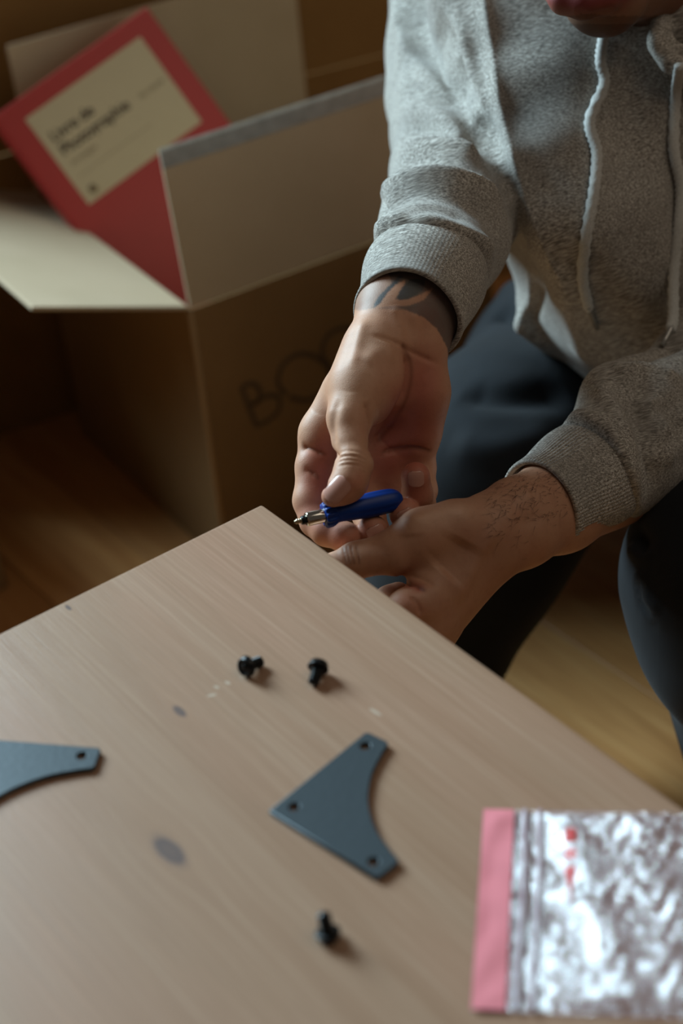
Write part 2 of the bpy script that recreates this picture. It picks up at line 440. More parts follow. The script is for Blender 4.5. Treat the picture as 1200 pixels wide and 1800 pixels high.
# ------------------------------------------------------------------ low pine table
tb = empty('table', (TC[0], TC[1], 0), TROT)
tag(tb, 'pale pine table with knots in its top, corner pointing at the cardboard boxes', 'table')
box_obj('tabletop', (0, -.62, .477), (.95, 0, .5), M_PINE, tb, bevel=.0022, seg=3)
for lx in (.05, .86):
    for ly in (-.58, -.09): box_obj('leg', (lx, ly, 0), (lx + .04, ly + .04, .477), M_PINE, tb, bevel=.002)
for a, b in (((.09, -.572, .42), (.86, -.554, .477)), ((.09, -.076, .42), (.86, -.058, .477)), ((.058, -.54, .42), (.076, -.09, .477)), ((.872, -.54, .42), (.89, -.09, .477))):
    box_obj('apron', a, b, M_PINE, tb, bevel=.001)

# ------------------------------------------------------------------ black corner brackets
M_BRK = simple_mat('grey_black_metal', lin(70, 80, 86), .42, .35, var=.08, scale=300, bump=.15)
def bracket(loc, rot, label):
    cu = bpy.data.curves.new('bracket', 'CURVE'); cu.dimensions = '2D'; cu.fill_mode = 'BOTH'; cu.extrude = .0010; cu.bevel_depth = .0004; cu.bevel_resolution = 1
    L, W = .0695, .0142
    pts = [(0, 0), (.0685, 0), (L, .0012), (L + .0008, W - .0015), (L - .0005, W)]
    arc = spline([(L - .0005, W, 0), (.0615, .0165, 0), (.0475, .0225, 0), (.0333, .0333, 0), (.0225, .0475, 0), (.0165, .0615, 0), (W, L - .0005, 0)], 34)
    pts += [(a, b) for a, b, _ in arc[1:]] + [(W - .0015, L + .0008), (.0012, L), (0, .0685)]
    for ring in [pts] + [[(cx + .0031 * math.cos(t), cy + .0031 * math.sin(t)) for t in np.linspace(0, 2 * math.pi, 25)[:-1]] for cx, cy in ((.0088, .0075), (.0615, .0062), (.0062, .0615))]:
        s = cu.splines.new('POLY'); s.points.add(len(ring) - 1); s.use_cyclic_u = True
        for p_, (x, y) in zip(s.points, ring): p_.co = (x, -y, 0, 1)
    tmp = bpy.data.objects.new('tmp', cu); COL.objects.link(tmp); dg = bpy.context.evaluated_depsgraph_get()
    me = bpy.data.meshes.new_from_object(tmp.evaluated_get(dg)); bpy.data.objects.remove(tmp)
    o = bpy.data.objects.new('corner_bracket', me); COL.objects.link(o); me.materials.clear(); me.materials.append(M_BRK)
    o.location = loc; o.rotation_euler = (0, 0, rot)
    return tag(o, label, 'bracket', 'flat metal corner brackets on the table')
K1 = G(475, 1424, .503)
bracket((K1[0], K1[1], .5016), math.radians(43.7), 'dark grey three-hole metal bracket lying whole beside the zip bag')
bracket((-.2021, .6695, .5016), math.radians(-14.8), 'dark grey metal bracket at the left, bluish sheen, far from the zip bag')

# ------------------------------------------------------------------ black bolts
M_BLK = simple_mat('black_oxide_steel', lin(30, 31, 33), .32, .6, var=.2, scale=400)
def lathe(name, prof, mat, parent=None, seg=24, hexn=None):
    V = []; F = []
    for (z, r) in prof:
        for k in range(seg):
            a = 2 * math.pi * k / seg; V.append((r * math.cos(a), r * math.sin(a), z))
    for i in range(len(prof) - 1):
        for k in range(seg): F.append([i * seg + k, i * seg + (k + 1) % seg, (i + 1) * seg + (k + 1) % seg, (i + 1) * seg + k])
    F.append(list(range(seg))[::-1]); F.append([(len(prof) - 1) * seg + k for k in range(seg)])
    return mesh_obj(name, V, F, mat, parent)
def thread(name, z0, z1, r, pitch, mat, parent, depth=.0005, seg=20):
    n = int((z1 - z0) / pitch * 8); V = []; F = []
    for i in range(n + 1):
        z = z0 + (z1 - z0) * i / n; env = min(1, (z1 - z) / (pitch * 1.6) + .35)
        for k in range(seg):
            a = 2 * math.pi * k / seg; ph = (z / pitch - k / seg) % 1.0
            rr = (r - depth * abs(2 * ph - 1)) * env; V.append((rr * math.cos(a), rr * math.sin(a), z))
    for i in range(n):
        for k in range(seg): F.append([i * seg + k, i * seg + (k + 1) % seg, (i + 1) * seg + (k + 1) % seg, (i + 1) * seg + k])
    F.append(list(range(seg))[::-1]); F.append([n * seg + k for k in range(seg)])
    return mesh_obj(name, V, F, mat, parent)
def orient(o, loc, axis):
    o.location = loc; o.rotation_euler = Vector(axis).to_track_quat('Z', 'Y').to_euler(); return o
def bolt(loc, axis, label):
    e = empty('bolt', (0, 0, 0))
    lathe('head', [(-.0030, .0015), (-.0030, .0016), (-.0016, .0020), (-.0018, .0034), (-.0030, .0042), (-.0028, .0048), (-.0008, .0054), (.0, .0058), (.0008, .0058), (.0010, .0052), (.0010, .0024)], M_BLK, e)
    thread('threaded_shaft', .0010, .0110, .0032, .0012, M_BLK, e)
    orient(e, loc, axis); return tag(e, label, 'bolt', 'short black bolts on the table')
def topx(u, v, z): g = G(u, v, z); return (g[0], g[1], z)
a1 = Vector(G(464, 1154, .503) - G(432, 1176, .503)); a1.z = -.004
bolt(topx(434, 1171, .5057), a1.normalized(), 'black bolt lying sideways, head left, leftmost of the two nearest the hands')
a2 = Vector(G(547, 1204, .503) - G(560, 1174, .503)); a2.z = -.004
bolt(topx(559, 1173, .5057), a2.normalized(), 'black bolt lying with its shaft towards the viewer, right of another bolt')
bolt(topx(576, 1640, .5032), Vector((-.1, .25, 1)).normalized(), 'lone black bolt standing on its head near the bottom of the photo')

# ------------------------------------------------------------------ moving boxes
TH = .0042
def slab(name, o, ax, ay, w, h, mat, parent, th=TH, bev=.0012):
    """a rectangular sheet: corner o, edges ax*w and ay*h, thickness along the normal"""
    ax = Vector(ax).normalized(); ay = Vector(ay).normalized(); az = ax.cross(ay)
    bm = bmesh.new(); bm_box(bm, (0, 0, -th / 2), (w, h, th / 2))
    if bev: bmesh.ops.bevel(bm, geom=bm.edges[:], offset=bev, segments=2, profile=.5, affect='EDGES')
    ob = bm_obj(name, bm, mat, parent); ob.matrix_local = frame_mat(o, ax, ay, az); return ob
def carton(name, loc, rot, W, L, H, mat, label, flaps, fl_mat=None, group=None):
    e = empty(name, loc, rot); tag(e, label, 'box', group); t = TH
    slab('front_panel', (0, t / 2, 0.002), (1, 0, 0), (0, 0, 1), W, H, mat, e)
    slab('rear_panel', (0, L - t / 2, 0.002), (1, 0, 0), (0, 0, 1), W, H, mat, e)
    slab('left_panel', (t / 2, t, 0.002), (0, 1, 0), (0, 0, 1), L - 2 * t, H, mat, e)
    slab('right_panel', (W - t / 2, t, 0.002), (0, 1, 0), (0, 0, 1), L - 2 * t, H, mat, e)
    slab('bottom_panel', (t, t, .006), (1, 0, 0), (0, 1, 0), W - 2 * t, L - 2 * t, mat, e)
    fm = fl_mat or mat; Z = H + .004
    for side, ang, ln in flaps:
        a = math.radians(ang)
        if side == 'front': f = slab('front_flap', (.002, t / 2, Z), (1, 0, 0), (0, math.sin(a), math.cos(a)), W - .004, ln, fm, e)
        if side == 'rear': f = slab('rear_flap', (.002, L - t / 2, Z), (1, 0, 0), (0, -math.sin(a), math.cos(a)), W - .004, ln, fm, e)
        if side == 'left': f = slab('left_flap', (0, L - .002, Z), (0, -1, 0), (-math.cos(a), 0, math.sin(a)), L - .004, ln, fm, e)
        if side == 'right': f = slab('right_flap', (W, .002, Z), (0, 1, 0), (math.cos(a), 0, math.sin(a)), L - .004, ln, fm, e)
        side == 'front' and tag(f, kind=None)
    return e
BR = math.radians(29.5); BC = G(404, 1010, 0); BH, BW, BL = .317, .36, .36
ER = np.array([math.cos(BR), math.sin(BR), 0]); EL = np.array([-math.sin(BR), math.cos(BR), 0])
bx = carton('cardboard_box', (BC[0], BC[1], 0), BR, BW, BL, BH, M_CARD,
            'open cardboard moving box with BOO marked on its front and a red book inside',
            [('front', 5, .158), ('rear', 0, .168), ('left', 20, .163), ('right', -35, .16)], M_CARDIN)
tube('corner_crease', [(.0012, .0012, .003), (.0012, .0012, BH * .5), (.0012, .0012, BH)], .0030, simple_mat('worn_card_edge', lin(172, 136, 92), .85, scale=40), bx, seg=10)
# tape folded over the front flap's edge
fa = math.radians(5)
tp = slab('tape', (.001, TH / 2 + math.sin(fa) * .141 - .0026, BH + .004 + math.cos(fa) * .141), (1, 0, 0), (0, math.sin(fa), math.cos(fa)), BW - .002, .0195, M_TAPE, bx, th=.0006, bev=0)
# marker writing on the front panel: strokes on the panel's outside
def onpanel(u, v, off=-.0004):
    d = ray(u, v); o = np.array([0, 0, CZ]) - BC; y = off; t = (y - o @ EL) / (d @ EL); w = o + d * t
    return (w @ ER, y, w[2])
def strokes(name, lines, w, parent, mat, toxyz, th=.0003):
    bm = bmesh.new()
    for ln in lines:
        pts = [Vector(toxyz(*p)) for p in ln]
        sp = spline([tuple(p) for p in pts], max(4, len(pts) * 5)) if len(pts) > 2 else np.array([tuple(p) for p in pts])
        prev = None
        for i in range(len(sp)):
            a = sp[max(i - 1, 0)]; b = sp[min(i + 1, len(sp) - 1)]; T = Vector(b - a).normalized(); N = Vector((-T.z, 0, T.x)) * w / 2
            c = Vector(sp[i]); cur = [bm.verts.new(c + N + Vector((0, -th, 0))), bm.verts.new(c - N + Vector((0, -th, 0)))]
            if prev: bm.faces.new((prev[0], prev[1], cur[1], cur[0]))
            prev = cur
    return bm_obj(name, bm, mat, parent)
Bst = [[(424, 681), (436, 712), (450, 748)], [(424, 681), (442, 674), (455, 684), (456, 702), (441, 712)], [(441, 712), (470, 696), (490, 700), (487, 725), (462, 744), (449, 748)]]
O1 = [[(502, 694), (488, 672), (498, 640), (528, 622), (562, 632), (580, 658), (565, 690), (538, 704), (508, 698)]]
O2 = [[(580, 645), (566, 625), (572, 595), (596, 578), (625, 580), (642, 600), (636, 630), (612, 648), (584, 648)]]
strokes('marker_lettering', Bst + O1 + O2, .0052, bx, M_MARK, onpanel)

M_RED = simple_mat('red_cover', lin(186, 52, 50), .45, var=.05); M_LAB = simple_mat('cream_label', lin(214, 199, 168), .7, var=.03)
M_PAGE = simple_mat('pages', lin(214, 204, 184), .8); M_INK = simple_mat('printed_ink', lin(60, 40, 36), .7); M_INK2 = simple_mat('pale_printed_ink', lin(150, 128, 98), .7)
def make_book():
    A = P(-12, 205, 1.76); B_ = P(258, 12, 1.80); ab = B_ - A; best = None
    for t in np.arange(1.5, 2.2, .001):
        q = P(230, 527, t) - A
        if best is None or abs(q @ ab) < best[0]: best = (abs(q @ ab), q)
    q = best[1]; x = -q / np.linalg.norm(q)     # up the spine
    y = ab / np.linalg.norm(ab); n = np.cross(y, x)
    if n @ VIEW > 0: n = -n
    Wd = np.linalg.norm(ab); Lg = .285; O = A - x * Lg
    # local frame: X across the cover (towards B), Y up, Z out of the cover
    M = frame_mat(O, y, x, np.cross(y, x)); 
    e = bpy.data.objects.new('book', None); COL.objects.link(e); e.matrix_world = M; e.empty_display_size = .05
    tag(e, 'large red book with a cream label, standing tilted in the open box', 'book')
    s = 1 if np.cross(y, x) @ n > 0 else -1
    th = .020
    box_obj('cover', (0, 0, -s * .0025 if s < 0 else -.0025), (Wd, Lg, 0 if s > 0 else .0025), M_RED, e, bevel=.001)
    z0, z1 = sorted((-s * .0027, -s * (th - .0027))); box_obj('pages', (.003, .003, z0), (Wd - .003, Lg - .003, z1), M_PAGE, e, bevel=0)
    z0, z1 = sorted((-s * (th - .0025), -s * th)); box_obj('rear_cover', (0, 0, z0), (Wd, Lg, z1), M_RED, e, bevel=.001)
    z0, z1 = sorted((0, -s * th)); box_obj('spine', (-.003, 0, z0), (.0, Lg, z1), M_RED, e, bevel=.001)
    nn = np.array(M.col[2][:3])
    def loc(u, v):
        d = ray(u, v); o = np.array([0, 0, CZ]) - O; t = -(o @ nn) / (d @ nn); w = o + d * t; return w @ y, w @ x
    pts = [loc(*c) for c in ((45, 205), (243, 70), (362, 215), (150, 358))]
    x0 = (pts[0][0] + pts[3][0]) / 2; x1 = (pts[1][0] + pts[2][0]) / 2; y1 = (pts[0][1] + pts[1][1]) / 2; y0 = (pts[2][1] + pts[3][1]) / 2
    box_obj('label', (x0, y0, 0), (x1, y1, s * .0004) if s > 0 else (x1, y1, 0.0004), M_LAB, e)
    def text(txt, x, y_, size, mat, nm):
        cu = bpy.data.curves.new('t', 'FONT'); cu.body = txt; cu.size = size; cu.offset = .0003 if mat is M_INK else 0
        tmp = bpy.data.objects.new('t', cu); COL.objects.link(tmp); dg = bpy.context.evaluated_depsgraph_get()
        me = bpy.data.meshes.new_from_object(tmp.evaluated_get(dg)); bpy.data.objects.remove(tmp)
        o = bpy.data.objects.new(nm, me); COL.objects.link(o); me.materials.clear(); me.materials.append(mat); o.parent = e
        o.location = (x, y_, s * .0007)
    w = x1 - x0
    text('Livre de', x0 + .010, y1 - .036, .0165, M_INK, 'title_lettering'); text('Photographie', x0 + .010, y1 - .053, .0165, M_INK, 'title_lettering')
    text('du texte', x0 + w * .74, y1 - .052, .0095, M_INK2, 'small_lettering')
    text('et images', x0 + .012, y1 - .066, .0085, M_INK2, 'small_lettering')
    text('___________________', x0 + .008, y0 + .030, .0105, M_INK2, 'printed_rule')
    lathe('stamp_mark', [(0, .005), (.0003, .005)], M_INK2, e).location = (x0 + .014, y0 + .011, .0004)
    print('BOOK', A, B_, O, 'W', Wd, 'label', x0, x1, y0, y1, 's', s)
    for nm, q in (('A', A), ('B', B_), ('O', O), ('D', O + y * Wd)):
        w_ = q - BC; print(nm, w_ @ ER, w_ @ EL, w_[2], project([q]))
make_book()

# other boxes around it
def onbox(r, l, z=0): q = BC + ER * r + EL * l; return (q[0], q[1], z)
g3 = G(118, 736, 0); r3 = math.radians(23); x3 = np.array([math.cos(r3), math.sin(r3), 0]); o3 = g3 - .36 * x3 + np.array([-math.sin(r3), math.cos(r3), 0]) * .012
carton('cardboard_box', (o3[0], o3[1], 0), r3, 1.15, .5, .345, M_CARDOLD, 'wide brown cardboard box standing behind the open box with the red book', [('front', 3, .26), ('rear', 0, .2)])
g4 = G(16, 1032, 0); r4 = math.radians(-45); o4 = g4 - .28 * np.array([math.cos(r4), math.sin(r4), 0]) - .28 * np.array([-math.sin(r4), math.cos(r4), 0])
carton('cardboard_box', (o4[0], o4[1], 0), r4, .28, .28, .24, M_CARD, 'cardboard box cut off by the left edge, only a sliver above the floor shows', [('front', 88, .138), ('rear', 88, .138)])

# ------------------------------------------------------------------ zip bag
def film_mat():
    t = NT('clear_plastic_film'); v = t.mapping()
    t.set(col=lin(232, 226, 230), rough=.12, trans=1.0, ior=1.25, spec=.9)
    tr = t.n('BsdfTransparent'); tr.inputs[0].default_value = (.93, .91, .92, 1); mx = t.n('MixShader'); gl = t.n('BsdfGlossy'); gl.inputs['Roughness'].default_value = .2
    milky = t.n('BsdfDiffuse'); milky.inputs[0].default_value = lin(214, 186, 192)
    cr = t.noise(t.mapping((1, .55, 1), rot=(0, 0, .5)), 260, 5, .65, 1.4); b = t.bump(cr, .75, .0012); t.l(b, gl.inputs['Normal'])
    fr = t.n('Fresnel'); fr.inputs['IOR'].default_value = 1.6; t.l(b, fr.inputs['Normal'])
    t.l(t.math('ADD', t.math('MULTIPLY', fr.outputs[0], .36), .01), mx.inputs[0]); t.l(tr.outputs[0], mx.inputs[1]); t.l(gl.outputs[0], mx.inputs[2])
    m2 = t.n('MixShader'); m2.inputs[0].default_value = .17; t.l(mx.outputs[0], m2.inputs[1]); t.l(milky.outputs[0], m2.inputs[2])
    t.l(m2.outputs[0], t.out.inputs[0]); return t.m
M_FILM = film_mat()
M_PINK = simple_mat('pink_plastic_strip', lin(250, 152, 162), .22, var=.06, scale=80, bump=.5)
M_REDP = simple_mat('red_print_on_film', lin(226, 92, 92), .3); M_ZIP = simple_mat('zip_ridge_plastic', lin(205, 180, 190), .2, var=.05, alpha=.75)
def make_bag():
    o = G(850, 1426, .5); up = G(828, 1778, .5) - o; up[2] = 0; Lw = np.linalg.norm(up); yv = up / Lw   # down the opening edge
    xv = np.array([-yv[1], yv[0], 0]);
    if xv[0] < 0: xv = -xv
    e = bpy.data.objects.new('zip_bag', None); COL.objects.link(e); e.matrix_world = frame_mat((o[0], o[1], .5), xv, np.cross((0, 0, 1), xv), (0, 0, 1))
    ysgn = 1 if np.cross((0, 0, 1), xv) @ yv > 0 else -1
    tag(e, 'clear plastic zip bag with a pink strip and red print, at the table\'s right', 'bag')
    Lx = .135
    def wr(x, y, amp=1.0):
        a = math.sin(x * 150 + 2 * math.sin(y * 60)) * math.sin(y * 110 + 1.3 * math.sin(x * 90)) * .0011
        a += .0030 * math.exp(-((x - .082 - .18 * (y - .05)) / .012) ** 2) * (1 + .5 * math.sin(y * 140)) + .0022 * math.exp(-((x - .045 - .25 * (y - .03)) / .008) ** 2)
        a += .0012 * math.sin(y * 330 + x * 200 + 2 * math.sin(x * 300)) * math.exp(-((x - .09) / .03) ** 2)
        edge = min(1, x / .006, (Lx - x) / .01 + .05, y / .006 + .05, (Lw - y) / .006 + .05); edge = max(edge, 0)
        ramp = min(1, max(0, (x - .024) / .03))
        return .0012 + (a * .75 + .0042 * ramp) * edge * amp
    def sheet(name, x0, x1, y0, y1, off, amp, mat, nx, ny, th=0):
        V = []; F = []
        for i in range(nx + 1):
            for j in range(ny + 1):
                x = x0 + (x1 - x0) * i / nx; y = y0 + (y1 - y0) * j / ny; V.append((x, ysgn * y, max(.0003, wr(x, y, amp) + off)))
        n0 = len(V)
        for i in range(nx):
            for j in range(ny): a = i * (ny + 1) + j; F.append([a, a + ny + 1, a + ny + 2, a + 1])
        return mesh_obj(name, V, F, mat, e)
    sheet('film_underside', 0, Lx, 0, Lw, -.0008, .08, M_FILM, 40, 36)
    sheet('film_top', .0, Lx, 0, Lw, .0, 1, M_FILM, 190, 150)
    sheet('pink_strip', .0, .0145, 0.0, Lw, .0004, .8, M_PINK, 20, 60)
    for x in (.0195, .0265):
        V = [(x + .0008 * math.sin(t * 5), ysgn * (Lw * .001 + Lw * .998 * t), wr(x, Lw * t) + .0006) for t in np.linspace(0, 1, 40)]
        tube('zip_ridge', V, .0011, M_ZIP, e, seg=8, flat=.7)
    def patch(x0, x1, y0, y1): sheet('red_print', x0, x1, y0, y1, .0003, 1, M_REDP, 8, 10)
    patch(.0385, .0435, .016, .024); patch(.0385, .0435, .028, .034)
    for k in range(5): patch(.0385 + .0007 * k, .0435 - .0007 * k, .038 + .004 * k, .042 + .004 * k)
    for k in range(7): patch(.112 + .0014 * k, .1135 + .0016 * k, .012 + .016 * k, .024 + .016 * k)
    for k in range(9): patch(.098 + .003 * (k % 3), .099 + .003 * (k % 3) + .002, .03 + .011 * k, .036 + .011 * k)
make_bag()

# ------------------------------------------------------------------ screwdriver and the screw it turns
M_BLUE = simple_mat('blue_plastic', lin(0, 54, 140), .45, var=.05, spec=.35); M_CHR = simple_mat('chrome', lin(214, 212, 206), .14, 1.0, var=.03)
M_BRASS = simple_mat('zinc_screw', lin(190, 176, 150), .3, 1.0, var=.1)
S0 = P(517, 918, 1.033); S1 = P(702, 876, 1.056); SA = Vector(S1 - S0).normalized(); SL = (Vector(S1) - Vector(S0)).length
def make_driver():
    e = empty('screwdriver', (0, 0, 0)); tag(e, 'small screwdriver with a blue handle and chrome shank, held in both hands', 'screwdriver')
    # shank 7 mm..21 mm, handle beyond
    lathe('shank', [(.0078, .0030), (.0078, .0039), (.0086, .0043), (.0215, .0043), (.023, .0043)], M_CHR, e, 28)
    lathe('bit', [(.0045, .0026), (.0080, .0030)], simple_mat('dark_bit', lin(28, 28, 28), .4, .8), e, 6)
    V = []; F = []; seg = 48; prof = [(.0195, .0044), (.0192, .0062), (.0200, .0072), (.0215, .0074), (.0240, .0073), (.0258, .0068), (.0285, .0062), (.032, .0063), (.040, .0071), (.050, .0077), (.060, .0076), (.066, .0068), (.0695, .0050), (.0712, .0028), (.0715, .0005)]
    pr = spline([(z, r, 0) for z, r in prof], 70)
    for z, r, _ in pr:
        for k in range(seg):
            a = 2 * math.pi * k / seg; fl_ = (1 - .08 * max(0, math.cos(4 * a)) ** 2 * min(1, max(0, (z - .024) / .008))); col_ = 1 + (.10 * math.cos(12 * a) if z < .0262 else 0)
            V.append((r * fl_ * col_ * math.cos(a), r * fl_ * col_ * math.sin(a), z))
    for i in range(len(pr) - 1):
        for k in range(seg): F.append([i * seg + k, i * seg + (k + 1) % seg, (i + 1) * seg + (k + 1) % seg, (i + 1) * seg + k])
    F.append(list(range(seg))[::-1]); F.append([(len(pr) - 1) * seg + k for k in range(seg)])
    tag(mesh_obj('handle', V, F, M_BLUE, e), 'blue moulded handle')
    orient(e, S0, SA)
    s = empty('screw', (0, 0, 0)); tag(s, 'small zinc screw between the screwdriver tip and the table edge', 'screw')
    thread('threaded_shaft', -.0105, .0035, .0017, .0013, M_BRASS, s, .0004)
    s.children[0].matrix_local = Matrix.Rotation(math.pi, 4, 'X') @ Matrix.Translation((0, 0, 0))
    lathe('head', [(.0030, .0017), (.0045, .0029), (.0052, .0029), (.0052, .0012)], M_BRASS, s)
    orient(s, Vector(S0) + SA * .0035, SA)
make_driver()
# ------------------------------------------------------------------ the person
PERSON = empty('person', (.2, 1.25, 0))
tag(PERSON, 'person in a grey hooded sweatshirt and dark trousers, leaning over to turn a screwdriver', 'person')
bpy.context.view_layer.update()
def adopt(o, parent=PERSON):
    o.parent = parent; o.matrix_parent_inverse = parent.matrix_world.inverted() if parent is PERSON else Matrix.Identity(4)
    return o
SKINC = np.array(lin(196, 148, 120)[:3]); PINKC = np.array(lin(178, 98, 80)[:3]); DARKC = np.array(lin(120, 72, 52)[:3]); PALEC = np.array(lin(212, 172, 146)[:3])

def J(*a): return [(P(u, v, d), r) for u, v, d, r in a]
def mirror_pts(pts): return pts
NAILS = []
def fingers(f, F, chains, k=.003):
    for ch in chains:
        g = f.blank(); f.chain(ch, k, g); 
        hh = np.maximum(.0012 - np.abs(F - g), 0) / .0012; F[:] = np.minimum(F, g) - hh * hh * .0012 * .25

# --- right hand (palm towards the camera, thumb down on the driver)
def right_hand():
    pts = [P(*q) for q in ((480, 420, 1.02), (840, 420, 1.02), (480, 1000, 1.0), (840, 1000, 1.0), (480, 420, 1.2), (840, 420, 1.2), (480, 1000, 1.15), (840, 1000, 1.15))]
    f = Field(np.min(pts, 0), np.max(pts, 0), .00095)
    W = f.F
    # forearm and wrist: two bones side by side
    f.chain(J((755, 430, 1.155, .026), (690, 540, 1.092, .0205), (668, 590, 1.078, .018)), .012)
    f.chain(J((800, 440, 1.165, .025), (748, 555, 1.100, .0205), (728, 610, 1.088, .017)), .014)
    f.cone(P(735, 500, 1.11), P(708, 560, 1.088), .026, .023, .012)
    # metacarpal fan
    wr = [(668, 600, 1.078), (690, 605, 1.084), (712, 608, 1.088), (732, 610, 1.090)]
    mc = [(566, 765, 1.083, .0135), (620, 790, 1.097, .0135), (675, 797, 1.104, .013), (731, 770, 1.101, .0125)]
    for a, b in zip(wr, mc): f.cone(P(*a), P(*b[:3]), .0150, b[3], .012)
    f.chain(J((735, 625, 1.086, .014), (741, 690, 1.088, .0155), (738, 750, 1.096, .0135)), .012)   # heel of the little-finger side
    # thenar
    f.ell(P(655, 664, 1.069), (.0245, .033, .020), k=.010, axes=hand_axes((655, 660, 1.071), (620, 730, 1.066)))
    f.chain(J((650, 615, 1.072, .016), (632, 680, 1.061, .0165), (614, 735, 1.051, .0125)), .009)
    f.chain(J((600, 690, 1.078, .012), (572, 745, 1.082, .011)), .008)        # first web, back side
    # fingers, each its own field so that they stay apart
    index = J((566, 765, 1.083, .0135), (553, 820, 1.079, .0118), (546, 880, 1.073, .0108), (556, 915, 1.068, .0102), (574, 932, 1.060, .0096), (608, 944, 1.054, .0090))
    middle = J((620, 790, 1.097, .0130), (636, 865, 1.108, .0108), (648, 905, 1.104, .0102), (664, 950, 1.086, .0098), (668, 952, 1.070, .0098), (654, 932, 1.055, .0098))
    ring = J((675, 797, 1.104, .0125), (702, 860, 1.112, .0105), (716, 895, 1.106, .0098), (728, 925, 1.088, .0094), (724, 922, 1.072, .0095), (711, 903, 1.058, .0098))
    little = J((731, 770, 1.101, .0115), (738, 820, 1.106, .0098), (742, 862, 1.098, .0092), (738, 884, 1.082, .0092), (733, 868, 1.068, .0092), (730, 838, 1.060, .0092))
    thumb = J((614, 735, 1.051, .0126), (616, 775, 1.045, .0110), (622, 815, 1.038, .0112), (612, 845, 1.034, .0102), (592, 866, 1.032, .0078), (582, 873, 1.032, .0058))
    for ch, k in ((index, .006), (middle, .006), (ring, .006), (little, .006), (thumb, .004)):
        g = f.blank(); f.chain(ch, .004, g)
        # only the root melts into the palm
        root = f.blank(); f.cone(ch[0][0], ch[1][0], ch[0][1], ch[1][1], .001, root)
        f.merge(root, .008); f.merge(g, .0012)
    # thumb ball and finger pads
    f.ell(P(614, 852, 1.037), (.0105, .0135, .0085), k=.003, axes=hand_axes((614, 848, 1.037), (588, 874, 1.034)))
    f.ell(P(604, 944, 1.054), (.0100, .0088, .0088), k=.003)
    V, Q = f.mesh(); s = Sculpt(V, Q, 3); s.tone = np.tile(SKINC, (len(V), 1))
    # creases and tendons
    s.brush([(708, 606), (722, 640), (720, 680), (704, 722), (676, 762), (650, 790)], -.0068, .0040, sharp=True)   # thenar crease
    s.brush([(640, 640), (665, 620), (695, 625)], .0015, .006)
    s.brush([(655, 800), (690, 790), (725, 786), (756, 792)], -.0036, .0020, sharp=True)
    s.brush([(660, 765), (700, 800)], -.0008, .0014)
    s.brush([(534, 786), (550, 788), (570, 797), (590, 800)], -.0034, .0024, sharp=True, taper=False); s.brush([(540, 826), (552, 832), (568, 848), (580, 866)], -.0020, .0020, sharp=True, taper=False)
    s.brush([(596, 700), (588, 730), (585, 760), (590, 790)], -.0012, .0035)      # between thumb and first web
    s.brush([(640, 705), (652, 740), (655, 780)], -.0030, .0022, sharp=True)
    for dy, a in ((0, -.0010), (7, -.0007), (-8, -.0006), (14, -.0005)): s.brush([(594, 806 + dy), (610, 801 + dy), (630, 803 + dy), (646, 812 + dy)], a, .0010)
    for dy in (4, -4, 11): s.brush([(596, 806 + dy), (612, 801 + dy), (632, 804 + dy)], .0005, .0010)
    s.brush([(694, 535), (700, 570), (706, 615)], .0010, .004); s.brush([(724, 545), (732, 580), (736, 620)], .0009, .004)
    s.brush([(655, 590), (690, 600), (730, 622), (770, 640)], -.0012, .0018)
    s.brush([(640, 560), (630, 600), (618, 650)], .0012, .004)
    s.normals()
    # colour: redder fingertips, palm side reddened deeper to paint in its shade, dark ink on the wrist
    for px, w, a in (([(560, 800), (560, 860)], .010, .55), ([(545, 900), (600, 945)], .011, .6), ([(640, 930), (665, 935)], .010, .6), ([(700, 890), (722, 905)], .009, .6), ([(730, 820), (735, 870)], .010, .65), ([(600, 870), (630, 845)], .007, .45),
                     ([(742, 660), (738, 760)], .016, .8), ([(690, 810), (745, 810)], .016, .75), ([(700, 700), (680, 770)], .010, .7), ([(570, 770), (555, 850)], .008, .5)):
        s.paint(px, PINKC, w, a)
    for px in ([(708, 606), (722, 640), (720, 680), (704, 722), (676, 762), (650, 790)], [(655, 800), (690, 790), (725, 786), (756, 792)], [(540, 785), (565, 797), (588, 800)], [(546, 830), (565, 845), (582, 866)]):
        s.paint(px, DARKC, .0014, .6)  # shade of the palm and finger creases painted into the tone
    s.paint([(655, 600), (640, 640), (620, 690)], PALEC, .010, .5)
    ink = np.array(lin(74, 78, 80)[:3]); u, v = s.u, s.v
    band = inpoly(u, v, [(560, 380), (600, 540), (632, 546), (655, 542), (690, 544), (715, 546), (745, 558), (768, 578), (786, 612), (792, 660), (860, 640), (860, 380)]) * .42
    band = np.where(inpoly(u, v, [(655, 380), (700, 540), (715, 546), (745, 558), (768, 578), (786, 612), (792, 660), (860, 640), (860, 380)]), .80, band)
    leaf = inpoly(u, v, [(658, 541), (672, 520), (692, 502), (712, 492), (708, 512), (698, 524), (716, 527), (738, 518), (762, 506), (744, 528), (718, 538), (690, 537), (672, 541)])
    dark = inpoly(u, v, [(694, 527), (706, 506), (722, 490), (748, 492), (742, 512), (718, 526)]) | inpoly(u, v, [(655, 541), (664, 522), (690, 496), (700, 484), (708, 486), (680, 516), (666, 536)])
    band = np.where(leaf, .05, band); band = np.where(dark, .97, band)
    band = band[:, None]
    E_ = np.vstack([s.F[:, [0, 1]], s.F[:, [1, 2]]]); E_ = np.vstack([E_, E_[:, ::-1]]); dg_ = np.bincount(E_[:, 0], minlength=len(s.V)).clip(1)
    band = (band + (np.bincount(E_[:, 0], weights=band[E_[:, 1], 0], minlength=len(s.V)) / dg_)[:, None]) / 2
    s.tone = s.tone * (1 - band) + ink * band
    return s
